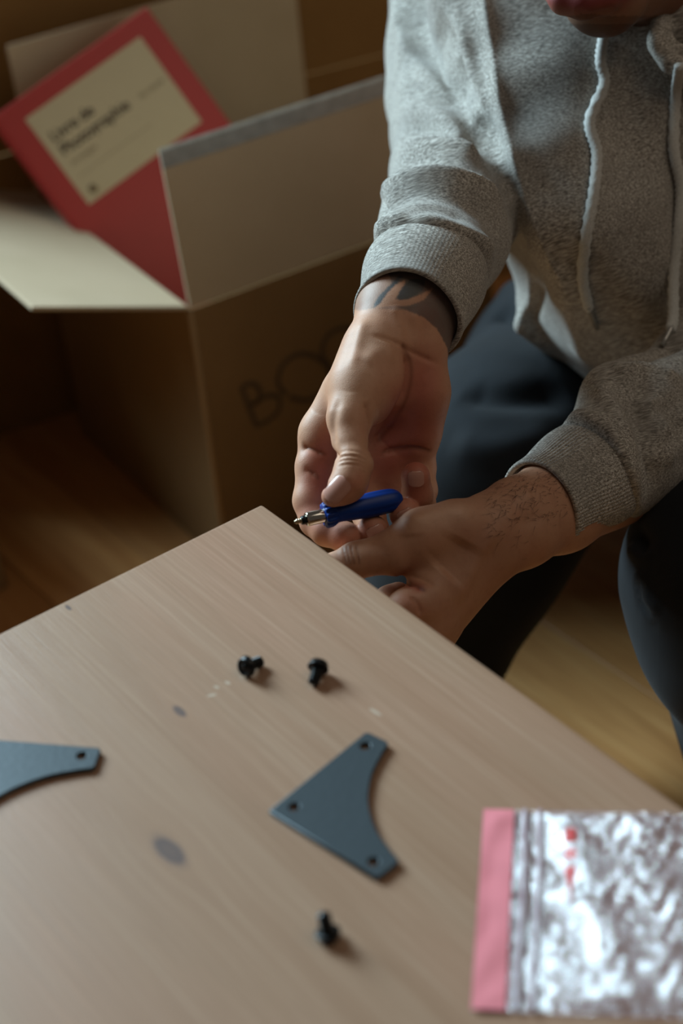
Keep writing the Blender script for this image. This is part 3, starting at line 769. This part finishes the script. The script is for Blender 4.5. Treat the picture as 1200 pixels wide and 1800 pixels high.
def hand_axes(a, b):
    """axes for an ellipsoid: across, along (a->b), facing the camera"""
    y = P(*b) - P(*a); y /= np.linalg.norm(y); z = -VIEW - y * (-VIEW @ y); z /= np.linalg.norm(z); x = np.cross(y, z); return [x, y, z]

# --- left hand (seen from its back, thumb pointing left behind the table edge)
def left_hand():
    pts = [P(*q) for q in ((520, 780, .98), (1130, 780, .98), (520, 1240, .95), (1130, 1240, .95), (520, 780, 1.2), (1130, 780, 1.2), (520, 1240, 1.15), (1130, 1240, 1.15))]
    f = Field(np.min(pts, 0), np.max(pts, 0), .00100)
    f.chain(J((1080, 815, 1.150, .027), (985, 862, 1.112, .0245), (905, 903, 1.078, .0205), (868, 925, 1.067, .0190)), .012)
    f.chain(J((1080, 860, 1.155, .026), (985, 902, 1.114, .0235), (915, 938, 1.082, .0195), (872, 962, 1.070, .0175)), .014)
    wr = [(858, 925, 1.066), (858, 942, 1.067), (858, 956, 1.068), (858, 968, 1.070)]
    mc = [(742, 1062, 1.036, .0125), (756, 1092, 1.046, .0130), (764, 1104, 1.060, .0130), (768, 1108, 1.076, .0120)]
    for a, b in zip(wr, mc): f.cone(P(*a), P(*b[:3]), .0165, b[3], .012)
    # thumb
    f.chain(J((858, 925, 1.064, .0170), (800, 932, 1.050, .0170), (742, 944, 1.043, .0160)), .010)
    f.ell(P(775, 975, 1.050), (.022, .028, .0135), k=.010, axes=hand_axes((775, 975, 1.05), (730, 935, 1.043)))
    f.chain(J((790, 990, 1.048, .0125), (752, 1035, 1.042, .0110)), .009)
    thumb = J((742, 944, 1.043, .0160), (694, 970, 1.041, .0142), (652, 979, 1.040, .0108), (625, 985, 1.040, .0108), (585, 1002, 1.040, .0096), (565, 1012, 1.041, .0080))
    index = J((742, 1056, 1.036, .0125), (714, 1068, 1.030, .0112), (684, 1090, 1.026, .0104), (672, 1078, 1.046, .0096), (684, 1056, 1.058, .0090), (700, 1046, 1.062, .0082))
    middle = J((756, 1092, 1.046, .0125), (735, 1122, 1.038, .0110), (705, 1148, 1.036, .0104), (695, 1132, 1.058, .0096), (712, 1104, 1.070, .0088), (726, 1096, 1.074, .0080))
    ring = J((764, 1104, 1.060, .0125), (748, 1145, 1.054, .0108), (728, 1172, 1.052, .0100), (720, 1154, 1.070, .0094), (742, 1132, 1.080, .0086), (756, 1124, 1.082, .0078))
    little = J((768, 1108, 1.076, .0115), (756, 1145, 1.074, .0096), (744, 1170, 1.074, .0088), (736, 1156, 1.088, .0082), (746, 1136, 1.094, .0076), (756, 1130, 1.096, .0070))
    for ch in (thumb, index, middle, ring, little):
        g = f.blank(); f.chain(ch, .004, g)
        root = f.blank(); f.cone(ch[0][0], ch[1][0], ch[0][1], ch[1][1], .001, root)
        f.merge(root, .008); f.merge(g, .0012)
    V, Q = f.mesh(); s = Sculpt(V, Q, 3); s.tone = np.tile(SKINC * .88, (len(V), 1))
    s.brush([(686, 1020), (715, 1024), (745, 1040)], -.0034, .0020, sharp=True); s.brush([(700, 1010), (735, 1014), (768, 1032)], -.0016, .0018, sharp=True)
    s.brush([(700, 1016), (722, 1030), (735, 1040)], .0012, .0016); s.brush([(720, 1048), (735, 1062), (738, 1080)], -.0012, .0014)
    for x in (606, 612, 619, 628): s.brush([(x - 3, 960), (x, 972), (x + 3, 990)], -.0008, .0009)
    for x in (609, 615.5, 623): s.brush([(x - 3, 960), (x, 972), (x + 3, 990)], .0005, .0009)
    s.brush([(830, 905), (790, 900), (745, 908), (715, 925)], .0012, .005)          # thumb tendon
    s.brush([(880, 925), (850, 960), (825, 1010), (800, 1060)], .0022, .006); s.brush([(820, 950), (800, 985), (780, 1010)], -.0034, .012)
    s.brush([(735, 905), (722, 925), (722, 945)], .0012, .006)
    s.brush([(900, 880), (935, 868)], .0012, .006); s.brush([(905, 925), (955, 905)], -.0010, .005)
    s.normals()
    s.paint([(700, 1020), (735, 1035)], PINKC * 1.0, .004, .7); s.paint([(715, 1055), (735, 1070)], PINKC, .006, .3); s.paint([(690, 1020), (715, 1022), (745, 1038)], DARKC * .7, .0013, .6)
    s.paint([(735, 910), (780, 905), (840, 900)], PALEC, .008, .35)
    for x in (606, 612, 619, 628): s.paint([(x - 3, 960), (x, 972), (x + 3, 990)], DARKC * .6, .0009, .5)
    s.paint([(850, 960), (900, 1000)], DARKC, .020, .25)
    return s

# --- head, neck and torso inside the clothes
def body_rest():
    f = Field((-.25, .85, -.02), (.75, 1.95, 1.15), .0042)
    f.chain(J((1250, 700, 1.70, .105), (1210, 450, 1.60, .095), (1180, 180, 1.48, .100), (1170, 20, 1.45, .08)), .05)
    f.cone(P(1000, -40, 1.45), P(1340, -40, 1.45), .055, .055, .05)
    f.cone(P(1160, -60, 1.40), P(1150, -160, 1.32), .062, .056, .03)      # neck
    for el in ([(950, -80, 1.45, .045), (825, -20, 1.44, .038), (804, 175, 1.395, .034), (806, 300, 1.30, .030), (766, 430, 1.175, .025)], [(1380, -40, 1.43, .045), (1310, 655, 1.285, .034), (1085, 836, 1.156, .026)]):
        f.chain(J(*el), .02)
    for leg in ([(1200, 620, 1.74, .09), (860, 850, 1.40, .058), (695, 1320, 1.50, .040)], [(1400, 660, 1.74, .09), (1310, 1020, 1.165, .058), (1335, 1400, 1.42, .040)]): f.chain(J(*leg), .03)
    # head
    f.ell(P(1118, -215, 1.238), (.070, .090, .090), k=.02)
    f.chain(J((1072, -90, 1.175, .038), (1062, -24, 1.160, .018)), .02)
    f.chain(J((1064, -24, 1.162, .016), (1120, -50, 1.195, .018), (1180, -110, 1.228, .024)), .02)
    V, Q = f.mesh(); s = Sculpt(V, Q, 3); s.tone = np.tile(SKINC * .8, (len(V), 1))
    return s

def head_detail():
    """face at a finer grain: jaw, lips, nose, eyes, ears"""
    pts = [P(*q) for q in ((880, -420, 1.0), (1330, -420, 1.0), (880, 130, 1.0), (1330, 130, 1.0), (880, -420, 1.36), (1330, -420, 1.36), (880, 130, 1.36), (1330, 130, 1.36))]
    f = Field(np.min(pts, 0), np.max(pts, 0), .0016)
    f.ell(P(1118, -215, 1.235), (.076, .096, .096), k=.02)
    f.chain(J((1076, -90, 1.172, .044), (1064, -22, 1.152, .022)), .025)
    f.chain(J((1066, -4, 1.152, .0200), (1112, -34, 1.188, .021), (1180, -120, 1.225, .028)), .022); f.chain(J((1056, -6, 1.152, .0195), (1018, -60, 1.185, .022), (1000, -150, 1.22, .028)), .020)
    f.cone(P(1150, -60, 1.24), P(1165, 30, 1.34), .055, .06, .02)
    # mouth: lips are rolls that meet on a line
    f.chain(J((958, -14, 1.138, .004), (990, 0, 1.124, .0085), (1026, 6, 1.120, .0098), (1062, 0, 1.124, .0085), (1100, -16, 1.142, .004)), .006)
    f.chain(J((976, -18, 1.142, .004), (1005, -18, 1.126, .0065), (1030, -20, 1.121, .0065), (1062, -24, 1.126, .0065), (1096, -26, 1.144, .004)), .003)
    f.chain(J((1040, -170, 1.135, .009), (1030, -110, 1.118, .011), (1028, -75, 1.104, .013)), .01)
    for dx in (-26, 28): f.ell(P(1028 + dx, -70, 1.116), (.008, .007, .008), k=.006)
    for ex in (992, 1080): f.ell(P(ex, -160, 1.157), (.0135, .0105, .0115), k=.004)
    f.chain(J((955, -205, 1.150, .008), (1035, -200, 1.138, .008), (1110, -208, 1.155, .008)), .012)
    f.ell(P(1225, -130, 1.235), (.010, .030, .016), k=.006)
    V, Q = f.mesh(); s = Sculpt(V, Q, 4); s.tone = np.tile(SKINC * .8, (len(V), 1))
    s.paint([(965, -6), (1025, 4), (1094, -12)], lin(150, 60, 64), .0100, .95); s.paint([(980, -20), (1030, -22), (1094, -28)], lin(150, 60, 60), .007, .9)
    for ex in (992, 1080):
        s.paint([(ex - 26, -152), (ex, -146), (ex + 26, -152)], (.01, .008, .007), .0022, .95); s.paint([(ex - 32, -196), (ex, -204), (ex + 34, -196)], (.015, .01, .008), .0045, .9); s.brush([(ex - 26, -152), (ex, -146), (ex + 26, -152)], -.0012, .0016)
    s.tone *= .55; m = (s.v > 28) & (s.u > 975); s.tone[m] *= .6; m = (s.v > 42); s.tone[m] *= .6  # face tone darkened for stubble and the head's shade, deepest at the chin
    s.brush([(1010, 24), (1045, 27), (1085, 16)], -.0020, .004)
    s.normals(); return s

def join_sculpts(parts):
    V = []; F = []; T = []; n = 0
    for s in parts: V.append(s.V); F.append(s.F + n); T.append(s.tone); n += len(s.V)
    q = Sculpt.__new__(Sculpt); q.V = np.vstack(V); q.F = np.vstack(F); q.tone = np.vstack(T); return q
RH = right_hand(); LH = left_hand(); HEAD = head_detail()
BODY = adopt(join_sculpts([RH, LH, HEAD, body_rest()]).build('body', M_SKIN))

def nail(tip, along, out, w, l, back=.0015, lift=.0003, px=None):
    """a plate bent round the fingertip: tip = (u, v, depth, radius), along = direction to the tip in (u, v, depth)"""
    y = P(tip[0] + along[0], tip[1] + along[1], tip[2] + along[2]) - P(*tip[:3]); y /= np.linalg.norm(y)
    z = np.array(out, float) - y * (np.array(out) @ y); z /= np.linalg.norm(z); x = np.cross(y, z); r = tip[3]
    c = P(*tip[:3]) + z * (r + lift) - y * back
    if px:
        c = RH.pick(*px, r=4); m = np.argsort(((RH.V - c) ** 2).sum(1))[:80]; z = RH.N[m].mean(0); y = y - z * (y @ z) / (z @ z); y /= np.linalg.norm(y); z /= np.linalg.norm(z); x = np.cross(y, z); c = c + z * lift
    V = []; F = []; nx, ny = 12, 12
    for i in range(nx + 1):
        for j in range(ny + 1):
            a = -1 + 2 * i / nx; b = -1 + 2 * j / ny; xx = a * w / 2 * math.sqrt(max(0, 1 - max(0, (abs(b) - .5) / .56) ** 2.4))
            zz = -(r - math.sqrt(max(r * r - xx * xx, 0))) * .92 - l * .10 * max(b, 0) ** 2 - .0004 * max(-b - .6, 0)
            V.append(c + x * xx + y * b * l / 2 + z * zz)
    n = len(V); V += [q - z * .0009 for q in V]
    for i in range(nx):
        for j in range(ny): a = i * (ny + 1) + j; F += [[a, a + ny + 1, a + ny + 2, a + 1], [n + a, n + a + 1, n + a + ny + 2, n + a + ny + 1]]
    for i in range(nx): a = i * (ny + 1) + ny; F.append([a, a + ny + 1, n + a + ny + 1, n + a])
    o = mesh_obj('fingernail', np.array(V), F, M_NAIL); adopt(o, BODY); o.matrix_parent_inverse = BODY.matrix_world.inverted(); return o
M_NAIL = simple_mat('fingernail', lin(198, 146, 130), .26, var=.04)
bpy.context.view_layer.update()
nail((595, 861, 1.0335, .0086), (-30, 28, -.001), -VIEW + np.array([-.25, 0, .25]), .0122, .0175, lift=.0009, px=(591, 861))
nail((730, 838, 1.060, .0092), (-1, -30, -.004), -VIEW, .0098, .0098, back=-.0016)
nail((711, 903, 1.058, .0098), (-12, -25, -.004), -VIEW, .0112, .0110, back=-.0008)
nail((654, 932, 1.055, .0098), (-10, -25, -.004), -VIEW + np.array([.2, 0, -.1]), .0115, .0110, back=-.0004)
nail((604, 943, 1.0545, .0091), (30, 8, -.002), -VIEW + np.array([0, 0, -1.1]), .0105, .0105, back=-.001)

HAIR = None
def hair():
    pts = [P(*q) for q in ((880, -450, 1.1), (1330, -450, 1.1), (880, -100, 1.1), (1330, -100, 1.42), (880, -450, 1.42), (1330, -450, 1.42))]
    f = Field(np.min(pts, 0) - .02, np.max(pts, 0) + .02, .004)
    f.ell(P(1130, -245, 1.255), (.086, .100, .104), k=.01); f.ell(P(1050, -95, 1.07), (.10, .085, .085), k=.02, sub=True)
    V, Q = f.mesh(); s = Sculpt(V, Q, 2); rg = RNG.normal(size=len(s.V)) * .0015; s.V += s.N * rg[:, None]
    return adopt(s.build('hair', simple_mat('dark_hair', lin(34, 26, 22), .6, bump=.8)))
hair()

# --- hooded sweatshirt
def hoodie():
    pts = [P(*q) for q in ((600, -330, 1.15), (1560, -330, 1.2), (600, 960, 1.02), (1480, 960, 1.02), (600, -330, 1.62), (1560, -330, 1.62), (700, 900, 1.75), (1480, 900, 1.75))]
    f = Field(np.min(pts, 0), np.max(pts, 0), .0025)
    # torso: two flanks and a belly
    f.chain(J((1000, -150, 1.38, .100), (1005, 30, 1.345, .098), (1060, 220, 1.325, .095), (1135, 420, 1.355, .092), (1180, 540, 1.44, .092)), .05)
    f.chain(J((1330, -150, 1.38, .105), (1330, 60, 1.345, .105), (1320, 300, 1.34, .105), (1310, 540, 1.44, .105)), .06)
    f.cone(P(1150, 30, 1.345), P(1220, 480, 1.40), .105, .105, .06)
    f.cone(P(960, -150, 1.40), P(1370, -150, 1.40), .085, .085, .05)
    A_ = [(745, -150, 1.325), (772, -10, 1.284), (804, 87, 1.262), (842, 184, 1.236), (890, 290, 1.214), (936, 382, 1.211), (975, 460, 1.236), (1000, 540, 1.30)]
    g = f.blank(); f.chain(J(*[(u + 110, v, d + .030, .040) for u, v, d in A_]), .02, g); f.merge(g, .035)
    g = f.blank(); f.chain(J(*[(u + 48, v, d + .014, .019) for u, v, d in A_]), .02, g); f.merge(g, .026)
    g = f.blank(); f.chain(J(*[(u + 14, v, d, .0085) for u, v, d in A_]), .01, g); f.merge(g, .014)
    # sleeves
    RS = [(905, -170, 1.43, .070), (825, -20, 1.43, .064), (804, 90, 1.425, .0590), (803, 165, 1.400, .0570), (806, 230, 1.355, .0525), (806, 300, 1.298, .0500), (798, 360, 1.242, .0480), (779, 420, 1.188, .0440), (757, 470, 1.145, .0405)]
    g = f.blank(); f.chain(J(*RS), .012, g); f.merge(g, .004)
    LS = [(1400, -120, 1.39, .075), (1400, 300, 1.34, .060), (1340, 600, 1.29, .056), (1250, 690, 1.24, .054), (1180, 735, 1.205, .050), (1125, 775, 1.175, .0455), (1072, 812, 1.148, .0405)]
    g = f.blank(); f.chain(J(*LS), .012, g); f.cone(P(1078, 692, 1.168), P(1125, 672, 1.19), .021, .024, .012, g); f.merge(g, .010)
    # front corner of the hem, turned out
    g = f.blank(); f.chain(J((945, 400, 1.38, .007), (946, 470, 1.38, .009), (930, 530, 1.37, .0085), (917, 570, 1.365, .0055)), .006, g); f.chain(J((917, 574, 1.365, .006), (985, 612, 1.40, .010), (1060, 648, 1.44, .012)), .006, g); f.chain(J((960, 470, 1.40, .012), (985, 560, 1.42, .016), (1010, 590, 1.44, .016)), .01, g); f.merge(g, .012)
    # hood lying round the neck
    g = f.blank(); f.chain(J((900, -190, 1.36, .03), (985, -60, 1.30, .026), (1080, 10, 1.262, .020), (1130, 35, 1.245, .014), (1178, 48, 1.228, .018), (1225, 20, 1.225, .026), (1290, -70, 1.26, .032), (1360, -200, 1.38, .04), (1250, -330, 1.48, .04)), .012, g); f.merge(g, .010)
    g = f.blank(); f.chain(J((1160, 36, 1.206, .006), (1163, 74, 1.200, .008), (1184, 102, 1.200, .009), (1240, 108, 1.198, .012)), .008, g); f.merge(g, .005)
    V, Q = f.mesh(); s = Sculpt(V, Q, 3)
    b = s.brush; S = dict(sharp=True)
    # sleeve bunching, image left arm
    b([(702, 210), (745, 224), (790, 236), (835, 246)], -.009, .011); b([(706, 188), (750, 204), (800, 216), (845, 230)], .006, .011)
    b([(690, 262), (740, 250), (800, 258), (850, 285)], .0100, .009, **S); b([(690, 285), (740, 278), (800, 290), (860, 320)], -.005, .009)
    b([(664, 352), (700, 328), (760, 316), (830, 328), (895, 365)], .0125, .010, **S); b([(672, 368), (730, 342), (800, 350), (880, 392)], -.005, .010)
    b([(654, 428), (676, 402), (720, 392), (780, 404), (840, 430), (872, 450)], .0100, .010, **S); b([(650, 452), (700, 424), (760, 428), (830, 458), (858, 486)], -.0070, .008)
    b([(700, 372), (760, 362), (830, 384)], -.004, .010)
    # upper arm
    b([(692, -10), (717, 82), (755, 140), (800, 176)], .010, .009, **S); b([(712, -10), (738, 70), (768, 118)], -.0025, .012); b([(700, 60), (706, 120), (712, 180)], .004, .010)
    # torso folds
    b([(765, 20), (790, 110), (822, 195), (862, 280)], -.010, .010); b([(760, 40), (785, 120), (815, 190)], -.006, .018)
    b([(847, -10), (871, 160), (900, 290), (934, 400), (985, 520)], .0085, .007, taper=False, push=-VIEW, **S); b([(822, 20), (850, 160), (878, 290), (912, 390)], -.005, .009)
    b([(985, 520), (1010, 590), (1030, 640)], .004, .01); b([(1085, 120), (1100, 300), (1120, 480)], -.006, .022); b([(1000, 430), (1080, 560), (1110, 620)], -.005, .018)
    b([(1100, 640), (1140, 610), (1200, 590)], -.010, .012); b([(1140, 120), (1150, 300), (1145, 480)], .005, .020)
    b([(925, 400), (932, 470), (930, 530), (910, 575)], .005, .006, **S); b([(950, 500), (938, 540), (930, 570)], -.006, .005)
    # left arm
    b([(1060, 672), (1064, 705), (1090, 745), (1112, 800), (1125, 870)], .010, .009, **S); b([(1078, 660), (1130, 652), (1200, 672)], .010, .009, **S); b([(1096, 690), (1124, 735), (1140, 800), (1148, 870)], -.011, .010)
    b([(1130, 690), (1168, 745), (1178, 820)], .012, .009, **S); b([(1160, 690), (1196, 740), (1204, 800)], -.010, .010); b([(1100, 672), (1150, 690), (1200, 720)], -.005, .008); b([(992, 748), (1030, 738), (1075, 768), (1107, 830), (1120, 900)], .0080, .006)
    # hood folds
    b([(1150, 55), (1156, 92), (1178, 112), (1210, 118)], .004, .004, **S); b([(1172, 45), (1190, 72), (1215, 88)], -.008, .006); b([(1185, 85), (1200, 98), (1215, 100)], -.004, .004)
    ph = np.sin(s.V[:, 0] * 41 + 2 * np.sin(s.V[:, 2] * 23)) * np.sin(s.V[:, 2] * 37 + 1.5 * np.sin(s.V[:, 1] * 31)) * .0012
    s.V += s.N * ph[:, None]; s.smooth(1); s.normals(); return s
HS = hoodie(); HOODIE = adopt(HS.build('hoodie', M_FLEECE)); bpy.context.view_layer.update()
def sub(o, parent=HOODIE): o.parent = parent; o.matrix_parent_inverse = parent.matrix_world.inverted(); return o

def cuff(a, b, ra, rb, label, nrib=84, amp=.0003):
    """ribbed cuff: a = wrist end, b = sleeve end"""
    A = np.array(a); B = np.array(b); T = B - A; L = np.linalg.norm(T); T /= L
    X = np.cross(T, [0, 0, 1]); X /= np.linalg.norm(X); Y = np.cross(T, X); seg = nrib * 6; V = []; F = []
    prof = [(-.02, -.0030, 0), (-.035, -.0016, 0), (-.03, 0, .3), (0, .0006, 1), (.06, .0002, 1), (.2, 0, 1), (.4, .0012, 1), (.6, .0022, 1), (.8, .0018, 1), (.92, 0, 1), (1.0, -.003, .6), (1.06, -.006, 0)]
    prof = [(.18, -.0042, 0), (.04, -.0034, 0)] + prof
    sp = spline(prof, 44)
    for (t, dr, rb_) in sp:
        r0 = ra + (rb - ra) * min(max(t, 0), 1)
        for k in range(seg):
            a_ = 2 * math.pi * k / seg; wob = 1 + .03 * math.sin(2 * a_ + 1) + .02 * math.sin(3 * a_ + 5 * t)
            r = (r0 + dr) * wob + amp * rb_ * math.cos(nrib * a_)
            V.append(A + T * (t * L) + X * r * math.cos(a_) + Y * r * math.sin(a_))
    n = len(sp)
    for i in range(n - 1):
        for k in range(seg): F.append([i * seg + k, i * seg + (k + 1) % seg, (i + 1) * seg + (k + 1) % seg, (i + 1) * seg + k])
    o = mesh_obj('cuff', np.array(V), F, M_RIB); sub(o); o['label'] = label; return o
cuff(P(717, 553, 1.088), P(758, 468, 1.140), .0345, .0395, 'ribbed cuff at the tattooed wrist', amp=.00005)
cuff(P(952, 884, 1.100), P(1062, 820, 1.142), 0.0300, .0365, 'ribbed cuff at the bare hairy wrist')

def drawstring(px, tip, label):
    c = [HS.pick(u, v, r=10) for u, v in px]; c = [q - VIEW * .004 for q in c]; sp = spline(c, 90); n = len(sp)
    V = []; F = []; seg = 14; T = np.gradient(sp, axis=0); T /= np.linalg.norm(T, axis=1)[:, None]; s_ = np.cumsum(np.r_[0, np.linalg.norm(np.diff(sp, axis=0), axis=1)])
    for i in range(n):
        N = np.cross(T[i], -VIEW); N /= np.linalg.norm(N); Bn = np.cross(T[i], N)
        for k in range(seg):
            a = 2 * math.pi * k / seg; r = .0040 * (1 + .09 * math.sin(s_[i] * 1500 + 3 * a) + .09 * math.sin(s_[i] * 1500 - 3 * a))
            V.append(sp[i] + r * (math.cos(a) * N + .75 * math.sin(a) * Bn))
    for i in range(n - 1):
        for k in range(seg): F.append([i * seg + k, i * seg + (k + 1) % seg, (i + 1) * seg + (k + 1) % seg, (i + 1) * seg + k])
    F.append(list(range(seg))[::-1]); F.append([(n - 1) * seg + k for k in range(seg)])
    o = sub(mesh_obj('drawstring', np.array(V), F, M_STRING)); o['label'] = label
    a = sp[-1]; b = HS.pick(*tip, r=10) - VIEW * .003
    t = sub(tube('drawstring_tip', [a - (b - a) * .15, a, a + (b - a) * .5, b], [.0024, .0022, .0018, .0020], M_TIP))
def string_mat():
    t = NT('drawstring_braid'); w = t.noise(t.mapping((900, 900, 900)), 1, 2); t.set(col=t.mix(lin(150, 150, 146), lin(222, 222, 218), w), rough=.9, sheen=.2, normal=t.bump(w, .5, .0006)); return t.m
M_STRING = string_mat(); M_TIP = simple_mat('clear_tip', lin(170, 168, 164), .2, .3)
drawstring([(1060, 60), (1054, 110), (1060, 150), (1035, 215), (1047, 270), (1042, 340), (1028, 420), (1022, 490), (1034, 545)], (1048, 578), 'left drawstring, its tip nearest the hem')
drawstring([(1192, 118), (1186, 170), (1182, 260), (1194, 330), (1190, 400), (1182, 480), (1181, 560), (1176, 580)], (1162, 608), 'right drawstring, running down from the hood fold')

# --- trousers
def trousers():
    f = Field((-.2, .72, -.03), (.95, 2.1, .62), .0040)
    f.chain(J((1210, 590, 1.80, .118), (1020, 670, 1.57, .102), (900, 800, 1.44, .090), (862, 858, 1.40, .083), (822, 960, 1.41, .076), (690, 1330, 1.50, .056)), .03)
    f.chain(J((1410, 640, 1.80, .118), (1350, 945, 1.28, .092), (1310, 1015, 1.165, .0785), (1322, 1110, 1.175, .070), (1340, 1400, 1.42, .054)), .03)
    f.cone(P(1210, 590, 1.80), P(1410, 640, 1.80), .118, .118, .05)
    f.cone(P(1190, 590, 1.76), P(1200, 500, 1.66), .118, .112, .05); f.cone(P(1400, 640, 1.76), P(1370, 500, 1.64), .118, .112, .05)
    V, Q = f.mesh(); s = Sculpt(V, Q, 3); b = s.brush
    b([(1112, 930), (1130, 955), (1140, 975)], -.006, .006); b([(1106, 960), (1130, 975), (1150, 965)], .005, .006); b([(1120, 1000), (1130, 1050), (1155, 1085)], .006, .007); b([(1110, 1010), (1116, 1060), (1140, 1090)], -.006, .006)
    b([(810, 690), (900, 700), (1000, 690)], -.008, .014); b([(790, 780), (880, 790), (980, 760)], .005, .014); b([(860, 545), (900, 548), (930, 560)], -.012, .010); b([(850, 500), (900, 500), (930, 520)], .006, .014)
    s.normals(); return s
TS = trousers(); adopt(TS.build('trousers', M_DENIM))
def shoe(ankle, toe):
    a = np.array(ankle); t = np.array(toe); d = t - a; d[2] = 0; d /= np.linalg.norm(d)
    f = Field(np.minimum(a, t) - .09, np.maximum(a, t) + .09, .004)
    heel = np.array([a[0], a[1], .045]) - d * .03; f.chain([(heel, .042), (heel + d * .12 + [0, 0, -.005], .042), (heel + d * .2 + [0, 0, -.012], .031)], .03)
    f.cone(heel + [0, 0, .01], np.array([a[0], a[1], .12]), .042, .040, .02)
    V, Q = f.mesh(); V = V.copy(); V[:, 2] = np.maximum(V[:, 2], .001); s = Sculpt(V, Q, 1); s.V[:, 2] = np.maximum(s.V[:, 2], .001)
    adopt(s.build('shoe', simple_mat('black_shoe', lin(24, 24, 26), .5)))
aR = P(690, 1330, 1.50); aL = P(1340, 1400, 1.42); print('ankles', aR, aL)
shoe([aR[0], aR[1], .1], [aR[0] - .05, aR[1] - .2, .03]); shoe([aL[0], aL[1], .1], [aL[0] - .1, aL[1] - .2, .03])

# short dark hairs on the bare forearm
def arm_hair():
    V = []; F = []
    m = np.where((LH.u > 855) & (LH.u < 1000) & (LH.v > 825) & (LH.v < 985) & (LH.N @ VIEW < .35))[0]
    wts = np.clip(1 - (LH.v[m] - 835 - (1000 - LH.u[m]) * .35) / 90, .06, 1); pk = RNG.choice(m, 420, replace=False, p=wts / wts.sum())
    T0 = P(880, 930, 1.066) - P(985, 885, 1.113); T0 /= np.linalg.norm(T0)
    for i in pk:
        n = LH.N[i]; t = T0 + RNG.normal(size=3) * .45; t -= n * (t @ n); t /= np.linalg.norm(t); L = RNG.uniform(.004, .009); sd = np.cross(t, n) * .00009; c = RNG.normal() * .25
        b0 = len(V)
        for k in range(5):
            q = k / 4; p = LH.V[i] + t * L * q + np.cross(t, n) * c * L * q * q + n * (.0002 + .0022 * q * (1 - .55 * q)); V += [p - sd * (1 - q * .8), p + sd * (1 - q * .8)]
        for k in range(4): F.append([b0 + 2 * k, b0 + 2 * k + 1, b0 + 2 * k + 3, b0 + 2 * k + 2])
    o = mesh_obj('arm_hair', np.array(V), F, simple_mat('arm_hair', lin(30, 20, 15), .6)); adopt(o, BODY); o.matrix_parent_inverse = BODY.matrix_world.inverted(); tag(o, kind='stuff')
arm_hair()
